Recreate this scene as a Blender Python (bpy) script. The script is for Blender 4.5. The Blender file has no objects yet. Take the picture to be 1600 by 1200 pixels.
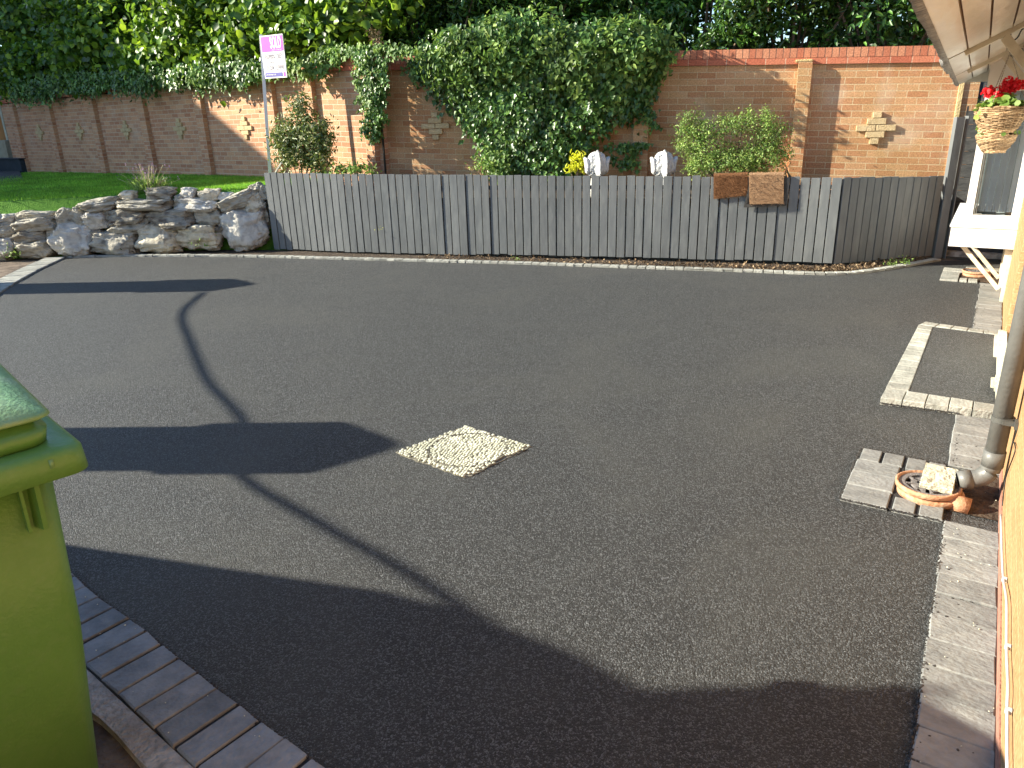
import bpy, bmesh, math, random
import numpy as np
from mathutils import Vector, Matrix, noise
random.seed(7); RNG = np.random.default_rng(7)
SC = bpy.context.scene; COL = SC.collection
# ------------------------------------------------------------------ camera
CAMH = 1.62; FPX = 1149.4
R = np.array([[0.8465235, 0.1572446, -0.5085981], [0.5316553, -0.2985555, 0.7925953], [-0.0272134, -0.9413494, -0.3363342]])
cd = bpy.data.cameras.new("camera"); cam = bpy.data.objects.new("camera", cd); COL.objects.link(cam)
cam.matrix_world = Matrix(((R[0, 0], -R[0, 1], -R[0, 2], 0), (R[1, 0], -R[1, 1], -R[1, 2], 0), (R[2, 0], -R[2, 1], -R[2, 2], CAMH), (0, 0, 0, 1)))
cd.sensor_width = 36; cd.lens = 36 * FPX / 1600; cd.clip_start = 0.05; cd.clip_end = 2000
SC.camera = cam
# ------------------------------------------------------------------ light
AZ = math.radians(30); EL = math.radians(24)
SUN = np.array((math.cos(AZ) * math.cos(EL), math.sin(AZ) * math.cos(EL), -math.sin(EL)))
w = bpy.data.worlds.new("World"); SC.world = w; w.use_nodes = True
nt = w.node_tree; bg = nt.nodes["Background"]
sky = nt.nodes.new("ShaderNodeTexSky"); sky.sky_type = 'NISHITA'; sky.sun_disc = False
sky.sun_elevation = EL; sky.sun_rotation = math.atan2(-SUN[0], -SUN[1]) % (2 * math.pi); sky.air_density = 1.0; sky.dust_density = 0.3; sky.ozone_density = 1.8
tn = nt.nodes.new('ShaderNodeMixRGB'); tn.blend_type = 'MULTIPLY'; tn.inputs[0].default_value = 1; tn.inputs[2].default_value = (0.91, 0.99, 1.07, 1); nt.links.new(sky.outputs[0], tn.inputs[1]); nt.links.new(tn.outputs[0], bg.inputs[0]); bg.inputs[1].default_value = 0.095
sl = bpy.data.lights.new("sun", 'SUN'); sl.energy = 5.0; sl.angle = math.radians(0.5); sl.color = (1.0, 0.93, 0.76)
so = bpy.data.objects.new("sun", sl); COL.objects.link(so); so.rotation_euler = Vector(SUN).to_track_quat('-Z', 'Y').to_euler()
SC.view_settings.view_transform = 'Standard'; SC.view_settings.look = 'None'; SC.view_settings.gamma = 1
SC.view_settings.exposure = 1.45
# ------------------------------------------------------------------ pixel measurement -> real points
H0 = np.array((0, 0, CAMH))
def ray(px, py): return R @ np.array((px - 800.0, py - 600.0, FPX))
def G(px, py, z=0.0): r = ray(px, py); return r * ((z - CAMH) / r[2]) + H0
def PX(px, py, X): r = ray(px, py); return r * (X / r[0]) + H0
def PY(px, py, Y): r = ray(px, py); return r * (Y / r[1]) + H0
def PL(px, py, ln):
    a, b = np.array(ln[0][:2]), np.array(ln[1][:2]); n = np.array((-(b - a)[1], (b - a)[0])); r = ray(px, py)
    return r * (n.dot(a) / n.dot(r[:2])) + H0
def back(p, t): return np.array(p, float) - SUN * t
# ------------------------------------------------------------------ materials
def mat(name, c1, c2=None, scale=8, rough=0.8, bump=0.0, bscale=None, island=0.0, detail=6, metal=0, spec=0.3, stretch=None, c3=None, s3=1.5, f3=0.5, lo=0.35, hi=0.65, coord='Object'):
    m = bpy.data.materials.new(name); m.use_nodes = True; N = m.node_tree.nodes; L = m.node_tree.links
    b = N["Principled BSDF"]; b.inputs["Roughness"].default_value = rough; b.inputs["Metallic"].default_value = metal; b.inputs["Specular IOR Level"].default_value = spec
    c2 = c2 or c1
    tc = N.new("ShaderNodeTexCoord"); v = tc.outputs[coord]
    if stretch:
        mp = N.new("ShaderNodeMapping"); mp.inputs["Scale"].default_value = stretch; L.new(v, mp.inputs[0]); v = mp.outputs[0]
    n = N.new("ShaderNodeTexNoise"); n.inputs["Scale"].default_value = scale; n.inputs["Detail"].default_value = detail; n.inputs["Roughness"].default_value = 0.65; L.new(v, n.inputs[0])
    r = N.new("ShaderNodeValToRGB"); r.color_ramp.elements[0].position = lo; r.color_ramp.elements[1].position = hi
    r.color_ramp.elements[0].color = (*c1, 1); r.color_ramp.elements[1].color = (*c2, 1); L.new(n.outputs[0], r.inputs[0]); out = r.outputs[0]
    if c3:
        n3 = N.new("ShaderNodeTexNoise"); n3.inputs["Scale"].default_value = s3; n3.inputs["Detail"].default_value = 5; L.new(v, n3.inputs[0])
        r3 = N.new("ShaderNodeValToRGB"); r3.color_ramp.elements[0].position = 0.5; r3.color_ramp.elements[1].position = 0.68; L.new(n3.outputs[0], r3.inputs[0])
        ml = N.new("ShaderNodeMath"); ml.operation = 'MULTIPLY'; ml.inputs[1].default_value = f3; L.new(r3.outputs[0], ml.inputs[0])
        mx = N.new("ShaderNodeMixRGB"); L.new(ml.outputs[0], mx.inputs[0]); L.new(out, mx.inputs[1]); mx.inputs[2].default_value = (*c3, 1); out = mx.outputs[0]
    if island:
        g = N.new("ShaderNodeNewGeometry"); mr = N.new("ShaderNodeMapRange"); mr.inputs[3].default_value = 1 - island; mr.inputs[4].default_value = 1 + island
        L.new(g.outputs["Random Per Island"], mr.inputs[0]); hs = N.new("ShaderNodeHueSaturation"); L.new(mr.outputs[0], hs.inputs["Value"]); L.new(out, hs.inputs["Color"]); out = hs.outputs[0]
    L.new(out, b.inputs["Base Color"])
    if bump:
        nb = N.new("ShaderNodeTexNoise"); nb.inputs["Scale"].default_value = bscale or scale * 3; nb.inputs["Detail"].default_value = 8; L.new(v, nb.inputs[0])
        bp = N.new("ShaderNodeBump"); bp.inputs["Strength"].default_value = bump; bp.inputs["Distance"].default_value = 0.02; L.new(nb.outputs[0], bp.inputs["Height"]); L.new(bp.outputs[0], b.inputs["Normal"])
    return m
def brickmat(name, ca, cb, mortar, bw=0.225, rh=0.075, ms=0.006, offset=0.5, stain=(0.12, 0.09, 0.06), fst=0.5, white=0.0, bump=0.6):
    m = bpy.data.materials.new(name); m.use_nodes = True; N = m.node_tree.nodes; L = m.node_tree.links
    b = N["Principled BSDF"]; b.inputs["Roughness"].default_value = 0.9; b.inputs["Specular IOR Level"].default_value = 0.15
    uv = N.new("ShaderNodeUVMap"); nz = N.new("ShaderNodeTexNoise"); nz.inputs["Scale"].default_value = 9; L.new(uv.outputs[0], nz.inputs[0])
    sb = N.new("ShaderNodeVectorMath"); sb.operation = 'SUBTRACT'; sb.inputs[1].default_value = (0.5, 0.5, 0.5); L.new(nz.outputs[1], sb.inputs[0])
    sc = N.new("ShaderNodeVectorMath"); sc.operation = 'SCALE'; sc.inputs["Scale"].default_value = 0.008; L.new(sb.outputs[0], sc.inputs[0])
    ad = N.new("ShaderNodeVectorMath"); L.new(uv.outputs[0], ad.inputs[0]); L.new(sc.outputs[0], ad.inputs[1])
    t = N.new("ShaderNodeTexBrick"); t.inputs["Scale"].default_value = 1; t.inputs["Brick Width"].default_value = bw; t.inputs["Row Height"].default_value = rh
    t.inputs["Mortar Size"].default_value = ms; t.inputs["Mortar Smooth"].default_value = 0.25; t.inputs["Bias"].default_value = 0.0; t.offset = offset
    t.inputs["Color1"].default_value = (*ca, 1); t.inputs["Color2"].default_value = (*cb, 1); t.inputs["Mortar"].default_value = (*mortar, 1); L.new(ad.outputs[0], t.inputs[0])
    n1 = N.new("ShaderNodeTexNoise"); n1.inputs["Scale"].default_value = 1.3; n1.inputs["Detail"].default_value = 7; n1.inputs["Roughness"].default_value = 0.7; L.new(uv.outputs[0], n1.inputs[0])
    r1 = N.new("ShaderNodeMapRange"); r1.inputs[1].default_value = 0.42; r1.inputs[2].default_value = 0.72; r1.inputs[4].default_value = fst; L.new(n1.outputs[0], r1.inputs[0])
    mx = N.new("ShaderNodeMixRGB"); mx.blend_type = 'MIX'; L.new(r1.outputs[0], mx.inputs[0]); L.new(t.outputs[0], mx.inputs[1]); mx.inputs[2].default_value = (*stain, 1)
    n2 = N.new("ShaderNodeTexNoise"); n2.inputs["Scale"].default_value = 60; n2.inputs["Detail"].default_value = 5; L.new(uv.outputs[0], n2.inputs[0])
    m2 = N.new("ShaderNodeMixRGB"); m2.blend_type = 'OVERLAY'; m2.inputs[0].default_value = 0.6; L.new(mx.outputs[0], m2.inputs[1]); L.new(n2.outputs[0], m2.inputs[2]); out = m2.outputs[0]
    if white:
        n3 = N.new("ShaderNodeTexNoise"); n3.inputs["Scale"].default_value = 2.2; n3.inputs["Detail"].default_value = 8; pass
        n3.noise_dimensions = "4D"; n3.inputs["W"].default_value = 3; L.new(uv.outputs[0], n3.inputs[0])
        r3 = N.new("ShaderNodeMapRange"); r3.inputs[1].default_value = 0.56; r3.inputs[2].default_value = 0.72; r3.inputs[4].default_value = white; L.new(n3.outputs[0], r3.inputs[0])
        m3 = N.new("ShaderNodeMixRGB"); L.new(r3.outputs[0], m3.inputs[0]); L.new(out, m3.inputs[1]); m3.inputs[2].default_value = (0.6, 0.52, 0.42, 1); out = m3.outputs[0]
    L.new(out, b.inputs["Base Color"])
    ma = N.new("ShaderNodeMath"); ma.operation = 'MULTIPLY_ADD'; ma.inputs[1].default_value = -1; L.new(t.outputs[1], ma.inputs[0])
    mb = N.new("ShaderNodeMath"); mb.operation = 'MULTIPLY'; mb.inputs[1].default_value = 0.8; L.new(n2.outputs[0], mb.inputs[0]); L.new(mb.outputs[0], ma.inputs[2])
    bp = N.new("ShaderNodeBump"); bp.inputs["Strength"].default_value = bump; bp.inputs["Distance"].default_value = 0.008; L.new(ma.outputs[0], bp.inputs["Height"]); L.new(bp.outputs[0], b.inputs["Normal"])
    return m
def leafmat(name, stops, rough=0.42, trans=0.3, spec=0.5, tint=(0.35, 0.5, 0.05)):
    m = bpy.data.materials.new(name); m.use_nodes = True; N = m.node_tree.nodes; L = m.node_tree.links
    b = N["Principled BSDF"]; b.inputs["Roughness"].default_value = rough; b.inputs["Specular IOR Level"].default_value = spec
    g = N.new("ShaderNodeNewGeometry"); r = N.new("ShaderNodeValToRGB")
    while len(r.color_ramp.elements) < len(stops): r.color_ramp.elements.new(0.5)
    for e, (p, c) in zip(r.color_ramp.elements, stops): e.position = p; e.color = (*c, 1)
    L.new(g.outputs["Random Per Island"], r.inputs[0])
    tc = N.new("ShaderNodeTexCoord"); n = N.new("ShaderNodeTexNoise"); n.inputs["Scale"].default_value = 1.6; n.inputs["Detail"].default_value = 3; L.new(tc.outputs["Object"], n.inputs[0])
    mr = N.new("ShaderNodeMapRange"); mr.inputs[1].default_value = 0.3; mr.inputs[2].default_value = 0.7; mr.inputs[3].default_value = 0.6; mr.inputs[4].default_value = 1.35; L.new(n.outputs[0], mr.inputs[0])
    hs = N.new("ShaderNodeHueSaturation"); L.new(r.outputs[0], hs.inputs["Color"]); L.new(mr.outputs[0], hs.inputs["Value"])
    L.new(hs.outputs[0], b.inputs["Base Color"])
    t = N.new("ShaderNodeBsdfTranslucent"); mt = N.new("ShaderNodeMixRGB"); mt.blend_type = 'ADD'; mt.inputs[0].default_value = 0.6; L.new(hs.outputs[0], mt.inputs[1]); mt.inputs[2].default_value = (*[x * 0.3 for x in tint], 1); L.new(mt.outputs[0], t.inputs[0])
    s = N.new("ShaderNodeMixShader"); s.inputs[0].default_value = trans; L.new(b.outputs[0], s.inputs[1]); L.new(t.outputs[0], s.inputs[2]); L.new(s.outputs[0], N["Material Output"].inputs[0])
    return m
def tarmacmat(name, dark, light, dust, scale=120):
    m = bpy.data.materials.new(name); m.use_nodes = True; N = m.node_tree.nodes; L = m.node_tree.links
    b = N["Principled BSDF"]; b.inputs["Roughness"].default_value = 0.55; b.inputs["Specular IOR Level"].default_value = 0.6; b.inputs["Sheen Weight"].default_value = 0.03; b.inputs["Sheen Roughness"].default_value = 0.6; b.inputs["Sheen Tint"].default_value = (0.85, 0.9, 0.85, 1)
    tc = N.new("ShaderNodeTexCoord"); vs = []
    for s in (scale, scale * 2.3):
        v = N.new("ShaderNodeTexVoronoi"); v.inputs["Scale"].default_value = s; L.new(tc.outputs["Object"], v.inputs[0]); vs.append(v)
    sx = N.new("ShaderNodeSeparateColor"); L.new(vs[0].outputs["Color"], sx.inputs[0]); sy = N.new("ShaderNodeSeparateColor"); L.new(vs[1].outputs["Color"], sy.inputs[0])
    av = N.new("ShaderNodeMath"); av.operation = 'MULTIPLY_ADD'; av.inputs[1].default_value = 0.55; L.new(sx.outputs[0], av.inputs[0])
    av2 = N.new("ShaderNodeMath"); av2.operation = 'MULTIPLY'; av2.inputs[1].default_value = 0.45; L.new(sy.outputs[0], av2.inputs[0]); L.new(av2.outputs[0], av.inputs[2])
    r = N.new("ShaderNodeValToRGB"); e = r.color_ramp.elements; e[0].position = 0.34; e[1].position = 0.66; e[0].color = (*dark, 1); e[1].color = (*light, 1)
    x = e.new(0.77); x.color = (light[0] * 6.0, light[1] * 6.0, light[2] * 5.8, 1); L.new(av.outputs[0], r.inputs[0])
    n = N.new("ShaderNodeTexNoise"); n.inputs["Scale"].default_value = 0.8; n.inputs["Detail"].default_value = 6; n.inputs["Roughness"].default_value = 0.6; n.inputs["Distortion"].default_value = 0.8; L.new(tc.outputs["Object"], n.inputs[0])
    mr = N.new("ShaderNodeMapRange"); mr.inputs[1].default_value = 0.47; mr.inputs[2].default_value = 0.68; mr.inputs[4].default_value = 0.42; L.new(n.outputs[0], mr.inputs[0])
    mx = N.new("ShaderNodeMixRGB"); L.new(mr.outputs[0], mx.inputs[0]); L.new(r.outputs[0], mx.inputs[1]); mx.inputs[2].default_value = (*dust, 1); L.new(mx.outputs[0], b.inputs["Base Color"])
    hgt = N.new("ShaderNodeMath"); hgt.operation = 'ADD'; 
    i1 = N.new("ShaderNodeMath"); i1.operation = 'MULTIPLY_ADD'; i1.inputs[1].default_value = -1.0; L.new(vs[0].outputs[0], i1.inputs[0]); L.new(sx.outputs[1], i1.inputs[2])
    i2 = N.new("ShaderNodeMath"); i2.operation = 'MULTIPLY'; i2.inputs[1].default_value = -0.5; L.new(vs[1].outputs[0], i2.inputs[0]); L.new(i1.outputs[0], hgt.inputs[0]); L.new(i2.outputs[0], hgt.inputs[1])
    bp = N.new("ShaderNodeBump"); bp.inputs["Strength"].default_value = 1.0; bp.inputs["Distance"].default_value = 0.014; L.new(hgt.outputs[0], bp.inputs["Height"]); L.new(bp.outputs[0], b.inputs["Normal"])
    return m
M = {}
M['tarmac'] = tarmacmat('tarmac', (0.006, 0.0068, 0.0078), (0.032, 0.034, 0.0365), (0.088, 0.088, 0.078), 175)
M['oldtarmac'] = mat('old_tarmac', (0.10, 0.075, 0.06), (0.26, 0.20, 0.15), 7, 0.9, 0.8, 90, c3=(0.05, 0.04, 0.035), s3=2.5, f3=0.8)
M['paver'] = mat('charcoal_paver', (0.155, 0.163, 0.165), (0.26, 0.27, 0.27), 9, 0.75, 0.4, 60, island=0.22, c3=(0.30, 0.28, 0.25), s3=22, f3=0.45)
M['paverlight'] = mat('weathered_paver', (0.25, 0.25, 0.22), (0.40, 0.40, 0.355), 9, 0.8, 0.5, 60, island=0.18, c3=(0.44, 0.41, 0.36), s3=20, f3=0.5)
M['joint'] = mat('joint_sand', (0.02, 0.021, 0.022), (0.045, 0.045, 0.045), 40, 0.95, 0.5)
M['concrete'] = mat('concrete', (0.30, 0.27, 0.23), (0.5, 0.46, 0.4), 12, 0.9, 0.8, 70, c3=(0.15, 0.14, 0.12), s3=20, f3=0.6)
M['cream'] = mat('cream_stone', (0.46, 0.44, 0.34), (0.60, 0.58, 0.46), 25, 0.85, 0.6, 60, c3=(0.34, 0.32, 0.23), s3=30, f3=0.5)
M['soil'] = mat('soil', (0.03, 0.02, 0.014), (0.11, 0.08, 0.055), 14, 0.95, 1.0, 50)
M['fence'] = mat('grey_fence_paint', (0.115, 0.124, 0.128), (0.150, 0.158, 0.161), 5, 0.6, 0.15, 22, island=0.09, stretch=(1, 1, 0.3), c3=(0.21, 0.22, 0.215), s3=11, f3=0.4)
M['darkwood'] = mat('dark_painted_wood', (0.030, 0.033, 0.036), (0.06, 0.062, 0.064), 6, 0.7, 0.3, 20, stretch=(1, 1, 3))
M['white'] = mat('white_upvc', (0.78, 0.78, 0.76), (0.82, 0.82, 0.80), 3, 0.35, spec=0.5)
M['creampaint'] = mat('cream_painted_timber', (0.62, 0.54, 0.40), (0.76, 0.68, 0.53), 6, 0.6, 0.4, 18, c3=(0.38, 0.30, 0.20), s3=9, f3=0.4)
M['soffit'] = mat('soffit_board', (0.58, 0.51, 0.41), (0.72, 0.66, 0.55), 5, 0.28, 0.5, 9, c3=(0.40, 0.30, 0.2), s3=4, f3=0.4, stretch=(1, 0.3, 1), spec=0.6)
M['lead'] = mat('lead_flashing', (0.20, 0.19, 0.18), (0.42, 0.40, 0.37), 18, 0.55, 1.0, 40, metal=0.3)
M['pipe'] = mat('grey_downpipe', (0.115, 0.115, 0.108), (0.15, 0.148, 0.138), 10, 0.42, 0.1, 60, spec=0.5)
M['black'] = mat('black_metal', (0.02, 0.02, 0.02), (0.035, 0.033, 0.03), 20, 0.5, 0.3)
M['terracotta'] = mat('orange_clay', (0.42, 0.20, 0.10), (0.54, 0.30, 0.18), 20, 0.7, 0.4, 60, c3=(0.58, 0.47, 0.33), s3=14, f3=0.6)
M['bin'] = mat('green_bin_plastic', (0.105, 0.255, 0.055), (0.13, 0.295, 0.065), 3, 0.4, 0.12, 120, c3=(0.17, 0.30, 0.11), s3=40, f3=0.25, spec=0.5)
M['binlid'] = mat('pale_bin_lid_plastic', (0.17, 0.34, 0.13), (0.24, 0.42, 0.18), 6, 0.42, 0.2, 120, c3=(0.32, 0.45, 0.28), s3=12, f3=0.5, spec=0.5)  # paler green than the bin body
M['stone'] = mat('limestone', (0.33, 0.30, 0.24), (0.56, 0.52, 0.43), 7, 0.9, 1.0, 18, island=0.0, c3=(0.10, 0.09, 0.07), s3=7, f3=0.85, stretch=(1, 1, 2.2))
M['stonedark'] = mat('dark_weathered_stone', (0.20, 0.175, 0.135), (0.43, 0.39, 0.31), 8, 0.9, 1.0, 20, c3=(0.08, 0.06, 0.055), s3=7, f3=0.8, stretch=(1, 1, 2.6))
M['stonebuff'] = mat('buff_stone', (0.46, 0.40, 0.29), (0.70, 0.64, 0.51), 7, 0.9, 1.0, 18, c3=(0.22, 0.17, 0.11), s3=10, f3=0.7, stretch=(1, 1, 1.5))
M['stonewhite'] = mat('pale_stone', (0.44, 0.41, 0.35), (0.66, 0.62, 0.54), 6, 0.9, 1.0, 16, c3=(0.22, 0.19, 0.17), s3=10, f3=0.6)
M['brickleft'] = brickmat('red_wall_brick', (0.42, 0.19, 0.11), (0.60, 0.33, 0.19), (0.58, 0.46, 0.34), stain=(0.36, 0.24, 0.15), fst=0.4, white=0.25)
M['brick'] = brickmat('weathered_wall_brick', (0.42, 0.19, 0.095), (0.54, 0.32, 0.17), (0.58, 0.46, 0.29), bw=0.226, rh=0.0735, ms=0.0045, stain=(0.34, 0.22, 0.09), fst=0.65, white=0.35)
M['copingtop'] = brickmat('red_coping_brick', (0.44, 0.15, 0.085), (0.57, 0.26, 0.15), (0.15, 0.09, 0.07), bw=0.077, rh=0.14, ms=0.005, offset=0, stain=(0.25, 0.08, 0.05), fst=0.4)
M['copinglow'] = brickmat('red_coping_stretcher', (0.44, 0.13, 0.075), (0.56, 0.21, 0.12), (0.6, 0.4, 0.28), bw=0.226, rh=0.2, ms=0.005, offset=0, stain=(0.25, 0.08, 0.05), fst=0.4)
M['buffbrick'] = mat('buff_brick', (0.50, 0.36, 0.19), (0.62, 0.48, 0.28), 30, 0.9, 0.6, 80, island=0.12)
M['housebrick'] = brickmat('orange_house_brick', (0.36, 0.20, 0.095), (0.40, 0.235, 0.115), (0.42, 0.27, 0.145), stain=(0.33, 0.19, 0.09), fst=0.3)
M['mortarstrip'] = mat('buff_mortar', (0.60, 0.46, 0.22), (0.72, 0.56, 0.30), 20, 0.9, 0.6)
M['mat_brown'] = mat('brown_coir', (0.15, 0.065, 0.025), (0.30, 0.14, 0.06), 90, 0.95, 1.0, 260)
M['mat_tan'] = mat('tan_coir', (0.34, 0.19, 0.10), (0.52, 0.33, 0.19), 90, 0.95, 1.0, 260)
M['rubber'] = mat('black_rubber', (0.03, 0.03, 0.03), (0.06, 0.055, 0.05), 20, 0.6, 0.3)
M['statue'] = mat('white_plaster', (0.50, 0.50, 0.49), (0.66, 0.66, 0.64), 14, 0.7, 0.9, 55, c3=(0.4, 0.4, 0.38), s3=25, f3=0.4)
M['wicker'] = mat('woven_wicker', (0.27, 0.16, 0.08), (0.52, 0.36, 0.21), 30, 0.8, 0.6, 60, island=0.3)
M['chain'] = mat('chain_metal', (0.25, 0.2, 0.15), (0.5, 0.42, 0.33), 60, 0.5, metal=0.5)
M['wood'] = mat('brown_stained_fence', (0.36, 0.16, 0.055), (0.48, 0.24, 0.09), 9, 0.75, 0.4, 30, stretch=(1, 1, 0.1), island=0.12)
M['beige'] = mat('beige_render', (0.32, 0.28, 0.2), (0.4, 0.36, 0.27), 8, 0.9, 0.3)
M['navy'] = mat('dark_blue_grey_plastic', (0.02, 0.03, 0.04), (0.035, 0.045, 0.06), 6, 0.5, 0.2)
M['bark'] = mat('bark', (0.09, 0.06, 0.04), (0.2, 0.15, 0.10), 20, 0.9, 1.0, 40, stretch=(1, 1, 0.3))
M['pink'] = mat('magenta_board', (0.78, 0.06, 0.40), (0.80, 0.08, 0.42), 2, 0.4)
M['signwhite'] = mat('white_board', (0.80, 0.78, 0.78), (0.83, 0.81, 0.81), 2, 0.4)
M['indigo'] = mat('indigo_print', (0.10, 0.09, 0.30), (0.11, 0.10, 0.33), 2, 0.4)
M['ink'] = mat('grey_print', (0.16, 0.14, 0.18), (0.2, 0.18, 0.22), 2, 0.5)
M['pinkink'] = mat('pink_print', (0.75, 0.25, 0.45), (0.78, 0.3, 0.5), 2, 0.5)
M['pebble'] = mat('cream_pebble', (0.44, 0.44, 0.33), (0.66, 0.66, 0.53), 5, 0.75, 0.3, 40, island=0.25)
M['cementbuff'] = mat('buff_cement', (0.14, 0.13, 0.10), (0.27, 0.25, 0.19), 30, 0.9, 0.6)
M['petal'] = leafmat('red_petal', [(0, (0.62, 0.01, 0.015)), (1, (0.9, 0.04, 0.06))], 0.6, 0.25, 0.3, (0.8, 0.02, 0.05))
M['mauve'] = leafmat('mauve_petal', [(0, (0.30, 0.18, 0.36)), (1, (0.5, 0.34, 0.5))], 0.7, 0.2, 0.2, (0.4, 0.2, 0.4))
M['hazel'] = leafmat('hazel_leaf', [(0, (0.035, 0.09, 0.016)), (0.5, (0.075, 0.17, 0.022)), (0.82, (0.18, 0.32, 0.03)), (1, (0.38, 0.52, 0.045))], 0.42, 0.36, tint=(0.5, 0.7, 0.02))
M['laurel'] = leafmat('laurel_leaf', [(0, (0.025, 0.07, 0.014)), (0.6, (0.055, 0.145, 0.025)), (1, (0.12, 0.26, 0.04))], 0.36, 0.22)
M['ivy'] = leafmat('ivy_leaf', [(0, (0.032, 0.085, 0.017)), (0.6, (0.075, 0.17, 0.033)), (1, (0.19, 0.32, 0.07))], 0.36, 0.2)
M['ivylight'] = leafmat('sunlit_ivy_leaf', [(0, (0.06, 0.13, 0.028)), (0.6, (0.13, 0.24, 0.05)), (1, (0.30, 0.41, 0.09))], 0.5, 0.3, 0.35)  # lighter copy of the ivy green; sun on the crown put into the colour
M['shrublight'] = leafmat('bright_shrub_leaf', [(0, (0.08, 0.16, 0.03)), (0.5, (0.20, 0.33, 0.07)), (1, (0.42, 0.52, 0.14))], 0.5, 0.35)
M['shrubdark'] = leafmat('variegated_shrub_leaf', [(0, (0.05, 0.09, 0.02)), (0.5, (0.14, 0.2, 0.05)), (0.8, (0.3, 0.32, 0.12)), (1, (0.48, 0.44, 0.22))], 0.42, 0.25)
M['yellow'] = leafmat('yellow_leaf', [(0, (0.45, 0.5, 0.03)), (1, (0.75, 0.72, 0.06))], 0.5, 0.4, tint=(0.8, 0.8, 0.02))
M['wood_far'] = leafmat('woodland_leaf', [(0, (0.012, 0.035, 0.01)), (0.7, (0.025, 0.07, 0.015)), (1, (0.06, 0.13, 0.022))], 0.45, 0.2)
M['grass'] = leafmat('grass_blade', [(0, (0.10, 0.27, 0.02)), (0.6, (0.18, 0.42, 0.04)), (1, (0.32, 0.54, 0.07))], 0.55, 0.35, 0.3)
M['lawnsoil'] = mat('lawn_turf', (0.07, 0.19, 0.02), (0.13, 0.29, 0.035), 14, 0.95, 1.0, 60)
M['drystem'] = mat('dry_stem', (0.35, 0.3, 0.16), (0.5, 0.44, 0.25), 20, 0.9)
M['deadleaf'] = leafmat('dead_leaf', [(0, (0.06, 0.04, 0.025)), (0.7, (0.18, 0.12, 0.07)), (1, (0.36, 0.27, 0.17))], 0.8, 0.1, 0.2, (0.3, 0.2, 0.1))
M['render'] = mat('house_render', (0.5, 0.45, 0.38), (0.55, 0.5, 0.42), 3, 0.9, 0.2)
M['tile'] = mat('roof_tile', (0.12, 0.07, 0.05), (0.2, 0.12, 0.08), 9, 0.85, 0.6)
M['cable'] = mat('grey_cable', (0.42, 0.43, 0.43), (0.55, 0.56, 0.55), 9, 0.5)
gm = bpy.data.materials.new('window_glass'); gm.use_nodes = True; GN = gm.node_tree; tr = GN.nodes.new("ShaderNodeBsdfTransparent"); gl = GN.nodes.new("ShaderNodeBsdfGlossy"); gl.inputs["Roughness"].default_value = 0.02; fz = GN.nodes.new("ShaderNodeFresnel"); ms_ = GN.nodes.new("ShaderNodeMixShader")
tr.inputs[0].default_value = (0.9, 0.94, 0.95, 1); GN.links.new(fz.outputs[0], ms_.inputs[0]); GN.links.new(tr.outputs[0], ms_.inputs[1]); GN.links.new(gl.outputs[0], ms_.inputs[2]); GN.links.new(ms_.outputs[0], GN.nodes["Material Output"].inputs[0]); M['glass'] = gm
M['blind'] = mat('pale_vertical_blind', (0.55, 0.60, 0.66), (0.66, 0.71, 0.77), 3, 0.8, island=0.08)
# ------------------------------------------------------------------ object helpers
def tag(o, label=None, cat=None, group=None, kind=None):
    if label: o['label'] = label
    if cat: o['category'] = cat
    if group: o['group'] = group
    if kind: o['kind'] = kind
    return o
def root(name, loc, label, cat, group=None):
    o = bpy.data.objects.new(name, None); COL.objects.link(o); o.location = loc; o.empty_display_size = 0.1
    return tag(o, label, cat, group)
def world(q): return (world(q.parent) @ q.matrix_parent_inverse @ q.matrix_basis) if q.parent else q.matrix_basis.copy()
def link(name, me, m, parent=None, smooth=False):
    o = bpy.data.objects.new(name, me); COL.objects.link(o)
    if m is not None:
        for x in (m if isinstance(m, (list, tuple)) else [m]): me.materials.append(x)
    if smooth: me.polygons.foreach_set('use_smooth', [True] * len(me.polygons))
    if parent:
        o.parent = parent
        o.matrix_parent_inverse = world(parent).inverted()
    return o
def fin(bm, name, m, parent=None, smooth=False, recalc=True):
    if recalc: bmesh.ops.recalc_face_normals(bm, faces=bm.faces)
    me = bpy.data.meshes.new(name); bm.to_mesh(me); bm.free(); return link(name, me, m, parent, smooth)
def box(bm, c, s, rz=0, rx=0, ry=0, mi=0):
    M4 = Matrix.Translation(Vector(c)) @ Matrix.Rotation(rz, 4, 'Z') @ Matrix.Rotation(rx, 4, 'X') @ Matrix.Rotation(ry, 4, 'Y') @ Matrix.Diagonal((*s, 1))
    r = bmesh.ops.create_cube(bm, size=1, matrix=M4)
    for f in {f for v in r['verts'] for f in v.link_faces}: f.material_index = mi
    return r['verts']
def beam(bm, a, b, w, h, up=(0, 0, 1)):
    a, b = Vector(a), Vector(b); d = b - a; q = d.to_track_quat('Y', 'Z')
    bmesh.ops.create_cube(bm, size=1, matrix=Matrix.Translation((a + b) / 2) @ q.to_matrix().to_4x4() @ Matrix.Diagonal((w, d.length, h, 1)))
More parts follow.
